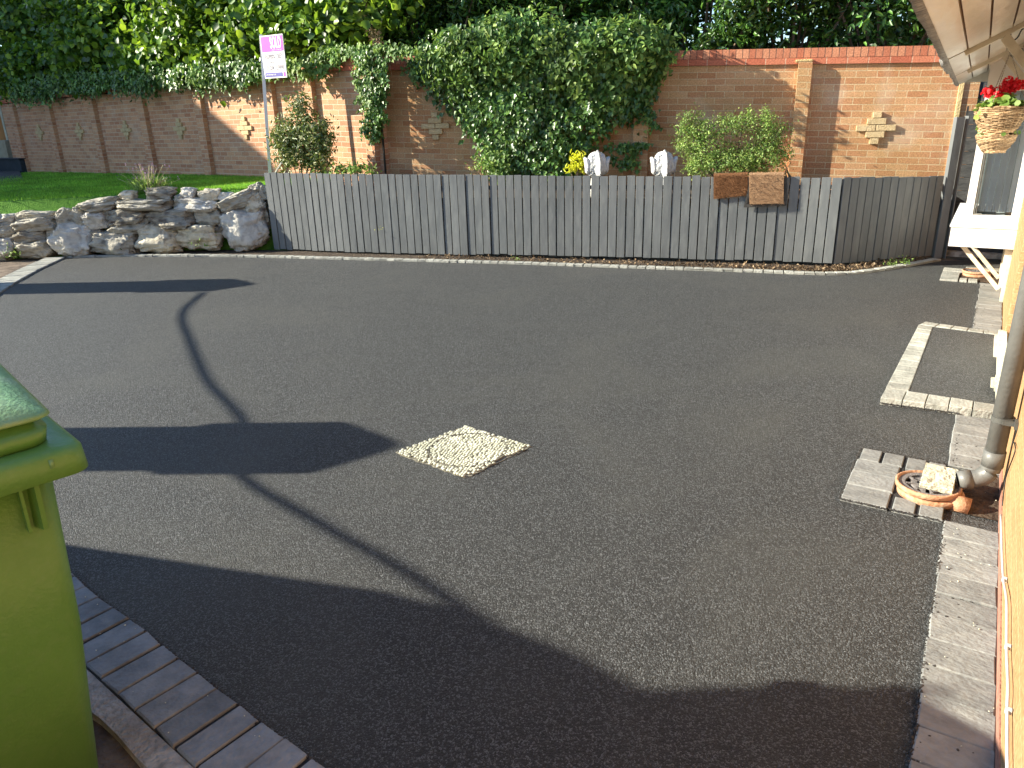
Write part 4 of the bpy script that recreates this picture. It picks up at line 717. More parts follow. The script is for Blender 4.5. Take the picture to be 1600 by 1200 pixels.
# ------------------------------------------------------------------ sale board
SP = np.array((-9.35, 7.75)); d_ = (PL(415, 262, (SP, SP + np.array((1, 0.839))))); sb = root('sale_board', (SP[0], SP[1], 0.83), 'white and magenta SOLD estate agent board on a white post by the fence end', 'sign')
vln = (SP, SP + np.array((0.643, 0.766))); pb = PL(418, 262, vln); ptp = PL(407.5, 54, vln)
bm = bmesh.new(); beam(bm, (pb[0], pb[1], 0.6), (ptp[0], ptp[1], ptp[2]), 0.045, 0.045); fin(bm, 'post', M['signwhite'], sb)
zt_ = ptp[2] + 0.0; a2 = math.radians(-4); bu = np.array((math.cos(a2), math.sin(a2)))
def solveW(px, py): return PL(px, py, (ptp[:2] + np.array((0, -0.03)), ptp[:2] + np.array((0, -0.03)) + bu))
TL, TR, BR, BL = solveW(407, 53), solveW(443, 56), solveW(447, 125), solveW(414, 119)
BWd = np.linalg.norm((TR - TL)[:2]); BH = abs((TL[2] + TR[2]) / 2 - (BL[2] + BR[2]) / 2); bc = (TL + TR + BR + BL) / 4
brd = bpy.data.objects.new('board', None); Mb = Matrix.Translation(bc) @ Matrix.Rotation(a2, 4, 'Z') @ Matrix.Rotation(math.radians(1.0), 4, 'Y')
def bd(name, x0, x1, z0, z1, m, y0=0.0, th=0.004, parent=None):
    bm = bmesh.new(); box(bm, ((x0 + x1) / 2 * BWd, -y0, (z0 + z1) / 2 * BH), ((x1 - x0) * BWd, th, (z1 - z0) * BH)); bmesh.ops.transform(bm, matrix=Mb, verts=bm.verts); return fin(bm, name, m, parent)
board = bd('board_face', -0.5, 0.5, -0.5, 0.5, M['signwhite'], 0, 0.012, sb)
bd('magenta_panel', -0.47, 0.48, 0.12, 0.475, M['pink'], 0.008, parent=board); bd('indigo_strip', -0.45, 0.33, -0.47, -0.37, M['indigo'], 0.008, parent=board); bd('magenta_strip', 0.38, 0.46, -0.47, -0.37, M['pink'], 0.008, parent=board)
def text(s, name, x0, x1, z0, z1, m, bold=0.0):
    cu = bpy.data.curves.new(name, 'FONT'); cu.body = s; cu.extrude = 0.01; cu.offset = bold; cu.size = 1; ob = bpy.data.objects.new(name, cu); me = bpy.data.meshes.new_from_object(ob); bpy.data.objects.remove(ob)
    co = np.array([v.co[:] for v in me.vertices]); mn, mx = co.min(0), co.max(0); W, Hh = mx[0] - mn[0], mx[1] - mn[1]
    for v in me.vertices:
        x = ((v.co.x - mn[0]) / W * (x1 - x0) + x0) * BWd; z = ((v.co.y - mn[1]) / Hh * (z1 - z0) + z0) * BH; v.co = Mb @ Vector((x, -0.0115 - (0.002 if v.co.z > 0 else 0), z))
    return link(name, me, m, board)
text('SOLD', 'sold_lettering', -0.06, 0.42, 0.185, 0.455, M['signwhite'], 0.02); text('subject to contract', 'small_lettering', -0.02, 0.42, 0.135, 0.165, M['signwhite'])
text('REDMAN CASEY', 'agent_lettering', -0.37, 0.42, -0.05, 0.07, M['ink']); text('For sale &', 'service_lettering', -0.33, 0.02, -0.15, -0.105, M['ink']); text('to let', 'service_lettering', 0.06, 0.40, -0.15, -0.105, M['pinkink'])
text('01204', 'phone_lettering', -0.36, -0.02, -0.31, -0.20, M['ink']); text('329990', 'phone_lettering', 0.04, 0.43, -0.31, -0.20, M['ink']); text('redmancasey.co.uk', 'web_lettering', -0.40, 0.06, -0.445, -0.395, M['signwhite'])
bm = bmesh.new(); A_ = G(441, 254, 1.02); B_ = G(424, 284, 0.86); beam(bm, PL(440, 254, FL[:2] if False else ((-8.9, 7.2), (-7.9, 7.4))), PL(423, 282, ((-8.9, 7.2), (-7.9, 7.4))), 0.02, 0.02); tag(fin(bm, 'wooden_stake', M['cream']), 'thin pale wooden stake leaning beside the foot of the sale board', 'stake')
# ------------------------------------------------------------------ wheelie bin
wb = root('wheelie_bin', (-1.8, 0.35, 0), 'large olive-green wheelie bin standing at the left edge of the drive', 'wheelie bin')
BZ = 0.045; wb.location.z = 0; bm = bmesh.new(); X1 = -1.495; Y1 = 0.635; X0 = -2.16; Y0 = 0.02; cxb, cyb = (X0 + X1) / 2, (Y0 + Y1) / 2
def rrect(x0, x1, y0, y1, r, z, n=6):
    out = []
    for (cx_, cy_, a0) in ((x1 - r, y1 - r, 0), (x0 + r, y1 - r, 90), (x0 + r, y0 + r, 180), (x1 - r, y0 + r, 270)):
        for k in range(n + 1): a = math.radians(a0 + 90 * k / n); out.append((cx_ + r * math.cos(a), cy_ + r * math.sin(a), z(cx_ + r * math.cos(a)) if callable(z) else z))
    return out
def loft(bm, secs, cap0=True, cap1=True):
    R_ = [[bm.verts.new(p) for p in s] for s in secs]; n = len(R_[0])
    for i in range(len(R_) - 1):
        for k in range(n): bm.faces.new((R_[i][k], R_[i][(k + 1) % n], R_[i + 1][(k + 1) % n], R_[i + 1][k]))
    if cap0: bm.faces.new(R_[0][::-1])
    if cap1: bm.faces.new(R_[-1])
loft(bm, [rrect(X0 + 0.10, X1 - 0.14, Y0 + 0.06, Y1 - 0.06, 0.04, 0.0 - BZ + 0.01), rrect(X0 + 0.05, X1 - 0.065, Y0 + 0.03, Y1 - 0.02, 0.045, 0.5), rrect(X0 + 0.02, X1 - 0.01, Y0 + 0.01, Y1 - 0.008, 0.05, 0.95)]); fin(bm, 'body', M['bin'], wb, True)
bm = bmesh.new(); e = 0.075
loft(bm, [rrect(X0 - 0.02, X1 + e - 0.02, Y0 - 0.02, Y1 + 0.02, 0.035, 0.922), rrect(X0 - 0.03, X1 + e, Y0 - 0.03, Y1 + 0.04, 0.04, 0.928), rrect(X0 - 0.03, X1 + e - 0.004, Y0 - 0.03, Y1 + 0.037, 0.04, 0.975), rrect(X0 - 0.025, X1 + e - 0.014, Y0 - 0.02, Y1 + 0.027, 0.05, 0.985), rrect(X0, X1 + 0.02, Y0, Y1 - 0.01, 0.05, 0.987)]); fin(bm, 'rim', M['bin'], wb, True)
lidz = lambda b_, s_: (lambda x: b_ + s_ * (X1 - x))
bm = bmesh.new()
loft(bm, [rrect(X0 - 0.02, X1 + 0.025, Y0 + 0.0, Y1 - 0.01, 0.045, 0.989), rrect(X0 - 0.02, X1 + 0.03, Y0 + 0.005, Y1 - 0.005, 0.045, lidz(1.018, 0.02)), rrect(X0 - 0.02, X1 + 0.01, Y0 + 0.02, Y1 - 0.02, 0.04, lidz(1.022, 0.02)), rrect(X0 - 0.02, X1 - 0.0, Y0 + 0.03, Y1 - 0.025, 0.04, lidz(1.035, 0.06))]); lid = fin(bm, 'lid', M['bin'], wb, True)
bm = bmesh.new()
loft(bm, [rrect(X0 - 0.03, X1 + 0.012, Y0 + 0.005, Y1 - 0.005, 0.03, lidz(1.037, 0.06)), rrect(X0 - 0.04, X1 + 0.022, Y0 - 0.0, Y1 + 0.005, 0.03, lidz(1.044, 0.07)), rrect(X0 - 0.03, X1 + 0.014, Y0 + 0.01, Y1 - 0.005, 0.03, lidz(1.051, 0.08)), rrect(X0 + 0.05, X1 - 0.10, Y0 + 0.09, Y1 - 0.10, 0.04, lidz(1.082, 0.12)), rrect(X0 + 0.06, X1 - 0.12, Y0 + 0.10, Y1 - 0.11, 0.035, lidz(1.074, 0.12)), rrect(X0 + 0.09, X1 - 0.17, Y0 + 0.14, Y1 - 0.15, 0.03, lidz(1.076, 0.12)), rrect(X0 + 0.10, X1 - 0.18, Y0 + 0.15, Y1 - 0.16, 0.03, lidz(1.086, 0.12))]); fin(bm, 'lid_top', M['binlid'], lid, True)
bm = bmesh.new(); box(bm, (X1 + e - 0.008, Y1 - 0.03, 0.962), (0.014, 0.018, 0.028)); bmesh.ops.bevel(bm, geom=bm.edges[:], offset=0.005, segments=2, affect='EDGES'); fin(bm, 'hinge_lug', M['binlid'], wb, True)
bm = bmesh.new(); beam(bm, (X1 - 0.006, Y1 - 0.058, 0.905), (X1 - 0.012, Y1 - 0.060, 0.80), 0.010, 0.03); beam(bm, (X1 - 0.004, Y1 - 0.082, 0.905), (X1 - 0.014, Y1 - 0.082, 0.80), 0.006, 0.02); fin(bm, 'rib', M['bin'], wb)
for yy in (Y0 + 0.05, Y1 - 0.06): bm = bmesh.new(); tube(bm, [(X0 + 0.12, yy - 0.02, 0.1 - BZ), (X0 + 0.12, yy + 0.02, 0.1 - BZ)], 0.1, 24); fin(bm, 'wheel', M['rubber'], wb, True)
pv = Vector((X1 + 0.045, Y1 + 0.045, 0)); ra = math.radians(-12); wl_ = Vector((-1.495, 0.70, BZ)) + Matrix.Rotation(ra, 3, 'Z') @ (wb.location - pv); wb.location = wl_; wb.rotation_euler = (0, 0, ra)
# ------------------------------------------------------------------ off-frame casters of the drive's shadows
def pier(tip, Xp, label):
    t = (tip[0] - Xp) / SUN[0]; q = back((*tip, 0), t); h = q[2]; o = root('gate_pier', (q[0], q[1], 0), label, 'pier'); hw = 0.29
    bm = bmesh.new(); box(bm, (q[0], q[1], (h - 0.42) / 2), (0.58, 0.58, h - 0.42), rz=AZ); fin(bm, 'shaft', M['render'], o)
    bm = bmesh.new(); r4 = []
    for (hw_, z) in ((0.30, h - 0.42), (0.335, h - 0.38), (0.335, h - 0.32), (0.20, h - 0.18), (0.08, h - 0.06), (0.004, h)): r4.append([Vector((q[0], q[1], z)) + Matrix.Rotation(AZ, 3, 'Z') @ Vector((a_ * hw_, b_ * hw_, 0)) for a_, b_ in ((1, 1), (-1, 1), (-1, -1), (1, -1))])
    loft(bm, r4); fin(bm, 'pyramid_cap', M['concrete'], o); return q
q1 = pier((-6.709, 5.273), -11.3, 'rendered gate pier with pyramid cap beyond the left edge, farther from the bin'); q2 = pier((-2.46, 2.716), -6.9, 'rendered gate pier with pyramid cap beyond the left edge, nearer to the bin')
cab = []
pn = np.array((-(q2 - q1)[1], (q2 - q1)[0])); pn = pn / np.linalg.norm(pn)
for c in ((-6.885, 4.73), (-6.25, 4.035), (-5.207, 3.394), (-4.336, 2.898), (-3.493, 2.514), (-3.032, 2.086), (-2.193, 1.90), (-1.716, 1.82), (-1.2, 1.70), (-0.8, 1.6)):
    c3 = np.array((*c, 0.0)); t = pn.dot(c3[:2] - q1[:2]) / pn.dot(SUN[:2]); cab.append(back(c3, t))
bm = bmesh.new(); tube(bm, cr(cab, 6), 0.020, 8); tag(fin(bm, 'overhead_hose', M['black'], None, True), 'thick dark hose sagging past the two gate piers beyond the left edge', 'hose')
def silhouette(name, poly_yz, Xp, th, m, parent=None):
    bm = bmesh.new(); F = [bm.verts.new((Xp, y, z)) for y, z in poly_yz]; B = [bm.verts.new((Xp - th, y - th * SUN[1] / SUN[0], max(0, z + (th * SUN[2] / SUN[0] if z > 0.5 else 0)))) for y, z in poly_yz]; bm.faces.new(F); bm.faces.new(B[::-1])
    for i in range(len(F)): bm.faces.new((F[i], F[(i + 1) % len(F)], B[(i + 1) % len(F)], B[i]))
    return fin(bm, name, m, parent)
sh = []
for g_ in ((-3.4, 1.17), (-3.058, 1.247), (-2.258, 1.49), (-1.636, 1.68), (-1.295, 1.727), (-0.896, 1.732), (-0.61, 1.69), (-0.322, 1.857), (0.052, 2.113), (0.245, 2.19)):
    t = (g_[0] + 5.2) / SUN[0]; q = back((*g_, 0), t); sh.append((q[1], q[2]))
gar = root('shadow_garage', (-5.3, -3, 0), 'unseen rendered garage shape added beyond the left edge to cast the foreground shadow', 'garage')  # unseen block, outline traced back along the sun from the foreground shadow
ytop = sh[-1][0]; silhouette('gable_wall', [(0.75, 0), (sh[0][0], sh[0][1])] + sh[1:] + [(ytop, 2.74), (-7, 2.74), (-7, 0)], -5.2, 0.25, M['render'], gar)
bm = bmesh.new(); prism(bm, [(-5.46, ytop - 0.16), (-7.8, ytop - 0.16 - 2.34 * SUN[1] / SUN[0]), (-7.8, -7), (-5.46, -7)], 2.6, 2.72); fin(bm, 'flat_roof', M['tile'], gar)
nh = root('shadow_house', (-30, 2, 0), 'unseen two-storey rendered house added beyond the left edge to shade lawn and wall', 'house')  # unseen box added to shade the lawn and lower brick wall
bm = bmesh.new(); box(bm, (-30, 2.6, 4.5), (8, 11.6, 9)); fin(bm, 'walls', M['render'], nh); bm = bmesh.new(); box(bm, (-30, 2.6, 9.08), (8.2, 11.8, 0.16)); fin(bm, 'roof', M['tile'], nh)
# ------------------------------------------------------------------ background at far left
wf = root('wooden_fence', (-21, 12, 0.8), 'orange-brown timber fence panel beyond the far left end of the brick wall', 'fence')
FLn = ((-24.5, 10.6), (-20.3, 11.0)); bm = bmesh.new()
a_, b_ = PL(-60, 112, FLn), PL(45, 106, FLn); zt1 = (a_[2] + b_[2]) / 2; z01 = PL(15, 222, FLn)[2]; u_ = nrm((b_ - a_)[:2]); Lw = np.linalg.norm((b_ - a_)[:2])
for k in range(int(Lw / 0.125)): c = a_[:2] + u_ * (0.06 + k * 0.125); box(bm, (c[0], c[1], (zt1 + z01) / 2), (0.12, 0.02, zt1 - z01), rz=math.atan2(u_[1], u_[0]) + 0.05)
fin(bm, 'board_panel', M['wood'], wf); bm = bmesh.new(); c = PL(5, 160, FLn); box(bm, (c[0], c[1] - 0.08, (zt1 + z01) / 2 - 0.1), (0.1, 0.1, zt1 - z01 - 0.3)); fin(bm, 'post', M['cream'], wf)
bm = bmesh.new(); BLn = ((-24, 10.0), (-20, 10.4)); a_, b_ = PL(-40, 245, BLn), PL(14, 248, BLn); z1_ = PL(10, 219, BLn)[2]
prism(bm, [a_[:2], b_[:2], b_[:2] + np.array((0, 0.5)), a_[:2] + np.array((0, 0.5))], 0.3, z1_, 0.02); tag(fin(bm, 'garden_wall', M['beige']), 'low beige rendered wall below the timber fence at far left', 'wall')
bm = bmesh.new(); CLn = ((-23, 9.4), (-19.5, 9.75)); a_, b_ = PL(-40, 280, CLn), PL(37, 279, CLn); z1_ = PL(20, 249, CLn)[2]; z0_ = 0.6
prism(bm, [a_[:2], b_[:2], b_[:2] + np.array((0, 0.35)), a_[:2] + np.array((0, 0.35))], z0_, z1_, 0.02); bmesh.ops.bevel(bm, geom=bm.edges[:], offset=0.01, segments=1, affect='EDGES')
bxo = fin(bm, 'storage_box', M['navy']); tag(bxo, 'long dark blue-grey storage box at the far left end of the lawn', 'storage box'); bm = bmesh.new(); c = (a_ + b_) / 2; box(bm, (c[0], c[1] + 0.17, z1_ + 0.012), (np.linalg.norm((b_ - a_)[:2]) + 0.05, 0.42, 0.022), rz=math.atan2((b_ - a_)[1], (b_ - a_)[0])); fin(bm, 'box_lid', M['navy'], bxo)
# ------------------------------------------------------------------ ornaments behind the fence
def ornament(px, label, flip=1):
    PLn = ((-4.6, 8.25), (-3.2, 8.62)); c = PL(px, 272, PLn); s = 0.150; zc_ = PL(px, 257, PLn)[2]; o = root('garden_ornament', (c[0], c[1], 0.72), label, 'ornament', 'white ornaments behind the fence'); f = np.array((-c[0], -c[1])); ang = math.atan2(f[1], f[0]) + 0.25
    Mx = Matrix.Translation((c[0], c[1], zc_)) @ Matrix.Rotation(ang + math.pi / 2, 4, 'Z') @ Matrix.Scale(s / 0.16, 4)
    bm = bmesh.new(); bmesh.ops.create_icosphere(bm, subdivisions=5, radius=1)
    for v in bm.verts:
        q = v.co.copy(); q = Vector(tuple(math.copysign(abs(c_) ** 0.72, c_) for c_ in q)); d = 1 + 0.07 * noise.noise(q * 5) + 0.07 * noise.noise(q * 13); taper = 1 - 0.16 * max(0, q.z); ridge = 0.10 * math.exp(-(q.x / 0.2) ** 2) if q.y < 0 else 0
        v.co = Vector((q.x * 0.128 * taper * d, (q.y * 0.11 - ridge * (1.1 - 0.2 * q.z)) * taper * d, q.z * 0.155 * d))
    # knob on top
    r = bmesh.ops.create_icosphere(bm, subdivisions=3, radius=0.019, matrix=Matrix.Translation((0, -0.04, 0.155)) @ Matrix.Diagonal((1, 1, 1.3, 1)))
    bmesh.ops.transform(bm, matrix=Mx, verts=bm.verts); fin(bm, 'body', M['statue'], o, True)
    for sx_ in (-1, 1):
        bm = bmesh.new(); bmesh.ops.create_icosphere(bm, subdivisions=4, radius=1)
        for v in bm.verts:
            q = v.co.copy(); q = Vector(tuple(math.copysign(abs(c_) ** 0.75, c_) for c_ in q)); d = 1 + 0.12 * noise.noise(q * 4 + Vector((9, 0, 0))) + 0.06 * noise.noise(q * 11)
            z = q.z * 0.105 * d - 0.012; x = q.x * 0.034 * d; x += 0.014 * max(0, z / 0.09) ** 2 - 0.016
            v.co = Vector((sx_ * (0.135 + x + 0.02 * max(0, q.z)), -0.01 + q.y * 0.07, z))
        bmesh.ops.transform(bm, matrix=Mx, verts=bm.verts); fin(bm, 'wing', M['statue'], o, True)
    bm = bmesh.new(); lathe(bm, [(0.001, -0.40), (0.09, -0.40), (0.07, -0.17), (0.001, -0.13)], (0, 0, 0), 20); bmesh.ops.transform(bm, matrix=Mx, verts=bm.verts); fin(bm, 'base', M['statue'], o, True)
ornament(932, 'white winged ornament behind the fence, the one next to the yellow-leaved plant'); ornament(1036, 'white winged ornament behind the fence, the one just right of the lit brick pilaster')
# ------------------------------------------------------------------ planting
def inpoly(x, y, poly):
    c = False; n = len(poly); j = n - 1
    for i in range(n):
        if (poly[i][1] > y) != (poly[j][1] > y) and x < (poly[j][0] - poly[i][0]) * (y - poly[i][1]) / (poly[j][1] - poly[i][1] + 1e-9) + poly[i][0]: c = not c
        j = i
    return c
def wallfoliage(poly, n, line, offn, bulge, size, m, name, parent, cl=14, crr=0.05, lo=0.02):
    """leaves hanging on the wall in a region measured on the photo; bulge(px,py)-> metres out from the wall"""
    xs = [p[0] for p in poly]; ys = [p[1] for p in poly]; P = []; NN = []; k = 0
    while k < n // cl:
        x, y = random.uniform(min(xs), max(xs)), random.uniform(min(ys), max(ys))
        if not inpoly(x + RNG.normal() * 4, y + RNG.normal() * 4, poly): continue
        k += 1; b0_ = bulge(x, y); b_ = b0_ * random.uniform(0.55, 1.0) + lo; w0 = PL(x, y, line); 
        o2 = PL(x, y, (np.array(line[0]) + offn * b_, np.array(line[1]) + offn * b_)); b_ += 0.12 * b0_ / 0.4 * noise.noise(Vector(o2 * 3.0)); o2 = PL(x, y, (np.array(line[0]) + offn * b_, np.array(line[1]) + offn * b_))
        q = o2 + RNG.normal(size=(cl, 3)) * crr * np.array((1, 1, 1.1)); P.append(q); NN.append(np.tile(np.array((offn[0], offn[1], 0.35)), (cl, 1)) + RNG.normal(size=(cl, 3)) * 0.45)
    P = np.concatenate(P); NN = np.concatenate(NN); D = np.tile(np.array((0, 0, -1.0)), (len(P), 1)) + RNG.normal(size=P.shape) * 0.45 + np.array((offn[0], offn[1], 0)) * 0.3
    return leaves(name, P, NN, D, RNG.uniform(size[0], size[1], len(P)), m, parent, 0.85, 0.12, 0.1, 'ivy')
iv = root('ivy_mass', (-5, 8.9, 0.72), 'huge dark ivy mass tumbling over the middle of the brick wall down to the fence', 'ivy')
ivp = [(628, 100), (655, 76), (700, 52), (800, 26), (900, 50), (985, 38), (1038, 62), (1032, 112), (1014, 150), (1000, 180), (978, 187), (950, 200), (925, 222), (905, 243), (895, 275), (768, 275), (768, 246), (748, 214), (718, 184), (690, 156), (662, 124)]
def ivb(x, y): d = min(1, min(abs(x - 640 - (y - 100) * 0.8) / 90, abs(1040 - (y - 110) * 0.6 - x) / 90)); return 0.10 + 0.34 * max(0, d) * min(1, (290 - y) / 90 + 0.25)
wallfoliage(ivp, 20000, ML, nM, ivb, (0.035, 0.075), M['ivy'], 'foliage', iv)
wallfoliage([(690, 60), (800, 40), (900, 60), (980, 45), (1040, 60), (1030, 110), (960, 150), (840, 140), (700, 110)], 2600, ML, nM, lambda x, y: ivb(x, y) + 0.1, (0.05, 0.09), M['ivylight'], 'pale_growth', iv, crr=0.06)  # upper ivy lightened by leaf colour to read as sunlit
wallfoliage([(895, 200), (925, 210), (905, 275), (880, 275)], 260, ML, nM, lambda x, y: 0.2, (0.04, 0.07), M['ivylight'], 'pale_growth', iv)
wallfoliage([(760, 215), (790, 235), (800, 275), (755, 275)], 380, ML, nM, lambda x, y: 0.3, (0.04, 0.07), M['ivylight'], 'pale_growth', iv)
# upright bushy crown above the wall
P, Nn = blobpts([(PL(x, y, ((-7, 8.3), (-2, 9.75))), (0.46, 0.45, 0.34)) for x, y in ((735, 88), (790, 66), (850, 66), (920, 82), (975, 76), (998, 86), (720, 98), (770, 110))], 4000, cl=12, cr_=0.07)
leaves('bushy_crown', P, Nn, RNG.normal(size=P.shape) + np.array((0, 0, 0.8)), RNG.uniform(0.06, 0.10, len(P)), M['ivylight'], iv, 0.5, 0.15)
bm = bmesh.new()
for x in (770, 800, 840, 880): stemmesh(bm, PL(x, 285, ((-7, 8.55), (-2, 10.0))), [PL(x + random.uniform(-70, 70), random.uniform(90, 160), ((-7, 8.55), (-2, 10.0))) for _ in range(4)], 0.02)
fin(bm, 'stem', M['bark'], iv)
i2 = root('hanging_ivy', (-7.6, 8.4, 2.4), 'narrow column of ivy hanging from the coping over the brick pilaster', 'ivy')
wallfoliage([(558, 84), (606, 84), (604, 130), (596, 170), (594, 212), (586, 226), (572, 214), (570, 160), (560, 120)], 2300, LL, nL, lambda x, y: 0.22, (0.035, 0.06), M['ivy'], 'foliage', i2, crr=0.03)
wallfoliage([(552, 100), (575, 84), (578, 160), (566, 175)], 500, LL, nL, lambda x, y: 0.26, (0.035, 0.055), M['ivylight'], 'pale_growth', i2, crr=0.03)
i3 = root('coping_ivy', (-8, 8.5, 2.5), 'band of ivy along the wall top between the sale board and ivy mass', 'ivy')
wallfoliage([(490, 84), (560, 74), (650, 72), (660, 88), (620, 82), (560, 86), (500, 98)], 1200, LL, nL, lambda x, y: 0.12, (0.04, 0.07), M['ivylight'], 'foliage', i3, crr=0.035)
i4 = root('trailing_ivy', (-3.9, 9.5, 0.8), 'thin trailing ivy strands climbing the lit pilaster right of the ivy mass', 'ivy')
for pts, n_, ww in ((((1008, 118), (1003, 150), (1012, 185), (1026, 205)), 260, 6), (((992, 225), (990, 245), (984, 268)), 130, 6), (((925, 228), (960, 234), (990, 226), (1015, 228)), 200, 4), (((955, 246), (970, 250), (985, 262)), 90, 4), (((1004, 150), (1012, 175), (1022, 190), (1028, 205)), 110, 4)):
    pp_ = resample(pts, 2.0); poly = [(p[0] - ww, p[1] - ww * 0.4) for p in pp_] + [(p[0] + ww, p[1] + ww * 0.4) for p in pp_[::-1]]
    wallfoliage(poly, n_, ML, nM, lambda x, y: 0.05, (0.035, 0.055), M['ivylight'] if ww > 4 else M['ivy'], 'strand', i4, cl=5, crr=0.02, lo=0.12)
# shrubs in the bed
def shrub(name, label, cpx, line, blobs, n, size, m, asp=0.5, shape='ovate', cl=10, crr=0.045, up=0.6, cat='shrub', stems=8, sh=(0.45, 1.05)):
    c = PL(*cpx, line); o = root(name, (c[0], c[1], 0.72), label, cat); B = []
    for (x, y, rx, rz) in blobs: q = PL(x, y, line); B.append((q, (rx, rx * 0.8, rz)))
    P, Nn = blobpts(B, n, sh, cl, crr); k_ = P[:, 2] > 0.74; P, Nn = P[k_], Nn[k_]
    leaves('foliage', P, Nn, RNG.normal(size=P.shape) + np.array((0, 0, up)), RNG.uniform(*size, len(P)), m, o, asp, 0.14, shape=shape)
    bm = bmesh.new(); stemmesh(bm, (c[0], c[1], 0.70), [tuple(b[0] + RNG.normal(size=3) * np.array(b[1]) * 0.5) for b in B for _ in range(max(1, stems // len(B)))], 0.009); fin(bm, 'stem', M['bark'], o)
BL1 = ((-8.6, 7.62), (-7.0, 8.0)); BL2 = ((-4.0, 8.7), (-1.9, 9.3))
shrub('evergreen_shrub', 'upright variegated evergreen shrub behind the left end of the grey fence', (470, 275), BL1, [(470, 170, 0.2, 0.22), (455, 205, 0.28, 0.25), (490, 205, 0.28, 0.25), (450, 240, 0.3, 0.25), (495, 240, 0.28, 0.22), (478, 225, 0.35, 0.35), (440, 215, 0.2, 0.2), (505, 225, 0.2, 0.2)], 5200, (0.045, 0.075), M['shrubdark'], 0.42, crr=0.05)
shrub('feathery_shrub', 'bright green feathery shrub behind the fence, left of the brick pilaster and above the doormats', (1145, 275), BL2, [(1100, 205, 0.22, 0.14), (1085, 190, 0.15, 0.10), (1140, 195, 0.2, 0.12), (1190, 195, 0.2, 0.14), (1200, 215, 0.2, 0.15), (1110, 240, 0.28, 0.2), (1160, 245, 0.3, 0.2), (1140, 255, 0.4, 0.14), (1195, 245, 0.22, 0.2), (1210, 225, 0.12, 0.08), (1075, 185, 0.08, 0.05), (1195, 178, 0.05, 0.09), (1080, 225, 0.2, 0.12), (1090, 262, 0.2, 0.1), (1225, 240, 0.12, 0.1), (1068, 205, 0.12, 0.06), (1165, 183, 0.08, 0.1), (1222, 200, 0.1, 0.06)], 12500, (0.018, 0.036), M['shrublight'], 0.5, cl=12, crr=0.04)
shrub('yellow_plant', 'small bright yellow-leaved plant between the ivy and the left white ornament', (900, 275), ((-5, 8.45), (-3.5, 8.85)), [(903, 250, 0.09, 0.1), (893, 262, 0.06, 0.08), (910, 262, 0.06, 0.08)], 150, (0.05, 0.09), M['yellow'], 0.35, cl=5, crr=0.03, up=1.0, cat='plant', stems=6)
shrub('leafy_plant', 'low green leafy plant poking above the fence beside the evergreen shrub', (555, 275), ((-8.0, 7.7), (-6.4, 8.05)), [(530, 268, 0.14, 0.07), (555, 265, 0.16, 0.08), (500, 268, 0.12, 0.06), (578, 268, 0.1, 0.05)], 420, (0.04, 0.07), M['shrublight'], 0.6, cl=6, up=0.8, cat='plant')
shrub('leafy_sapling', 'small light green sapling tips above the fence at the left foot of the ivy mass', (752, 275), ((-6.6, 8.1), (-4.9, 8.5)), [(748, 258, 0.07, 0.1), (762, 264, 0.07, 0.08)], 130, (0.03, 0.05), M['shrublight'], 0.6, cl=5, up=0.8, cat='plant')
shrub('shadowed_plant', 'small dark leafy plant above the fence right of the doormats', (1240, 275), BL2, [(1225, 262, 0.1, 0.08)], 80, (0.02, 0.035), M['ivy'], 0.5, cl=5, cat='plant')
# lavender on the stones
lv = PL(235, 305, ((-11.5, 5.35), (-8.6, 7.2))); lo_ = root('lavender', tuple(lv), 'straggly lavender clump with dry mauve flower stalks on top of the stone wall', 'plant')
bm = bmesh.new(); tips = []
for k in range(70):
    a = RNG.normal(size=2) * np.array((0.22, 0.12)); t = lv + np.array((a[0], a[1], random.uniform(0.18, 0.42))); tips.append(t); tube(bm, [lv + np.array((a[0] * 0.25, a[1] * 0.2, -0.02)), lv * 0.4 + t * 0.6 + np.array((0, 0, 0.02)), t], 0.0028, 3)
fin(bm, 'stalk', M['drystem'], lo_)
tp = np.array(tips)[RNG.integers(0, 70, 420)] + RNG.normal(size=(420, 3)) * np.array((0.006, 0.006, 0.018)); leaves('flower_spike', tp, RNG.normal(size=tp.shape), RNG.normal(size=tp.shape) + np.array((0, 0, 1)), RNG.uniform(0.01, 0.016, 420), M['mauve'], lo_, 0.6)
tp = lv + np.array((0, 0, 0.05)) + RNG.normal(size=(1500, 3)) * np.array((0.12, 0.08, 0.05)) + np.array((0, 0, 0.05)); leaves('foliage', tp, RNG.normal(size=tp.shape), RNG.normal(size=tp.shape) * 0.4 + np.array((0, 0, 1)), RNG.uniform(0.04, 0.10, 1500), M['shrublight'], lo_, 0.16, 0.0, shape='blade')
# weeds and leaf litter
def weed(px, py, z, r, n, m, label, nm='weed', line=None):
    c = G(px, py, z) if line is None else PL(px, py, line); P = c + RNG.normal(size=(n, 3)) * np.array((r, r, r * 0.6)); P[:, 2] = np.maximum(P[:, 2], c[2] - r * 0.2)
    tag(leaves(nm, P, RNG.normal(size=P.shape) + np.array((0, 0, 0.7)), RNG.normal(size=P.shape) + np.array((0, 0, 0.8)), RNG.uniform(0.3, 0.8, n) * r, M[m], None, 0.5), label, 'weed')
weed(1412, 409, 0.05, 0.045, 70, 'shrublight', 'green weed tuft at the foot of the shaded fence end'); weed(1392, 413, 0.04, 0.035, 40, 'shrublight', 'smaller weed tuft left of the tuft below the fence end')
weed(808, 405, 0.05, 0.03, 24, 'shrublight', 'tiny weed sprouting under the middle of the grey fence'); weed(1202, 342, 0, 0.001, 3, 'shrublight', 'tiny seedling in a gap of the fence')
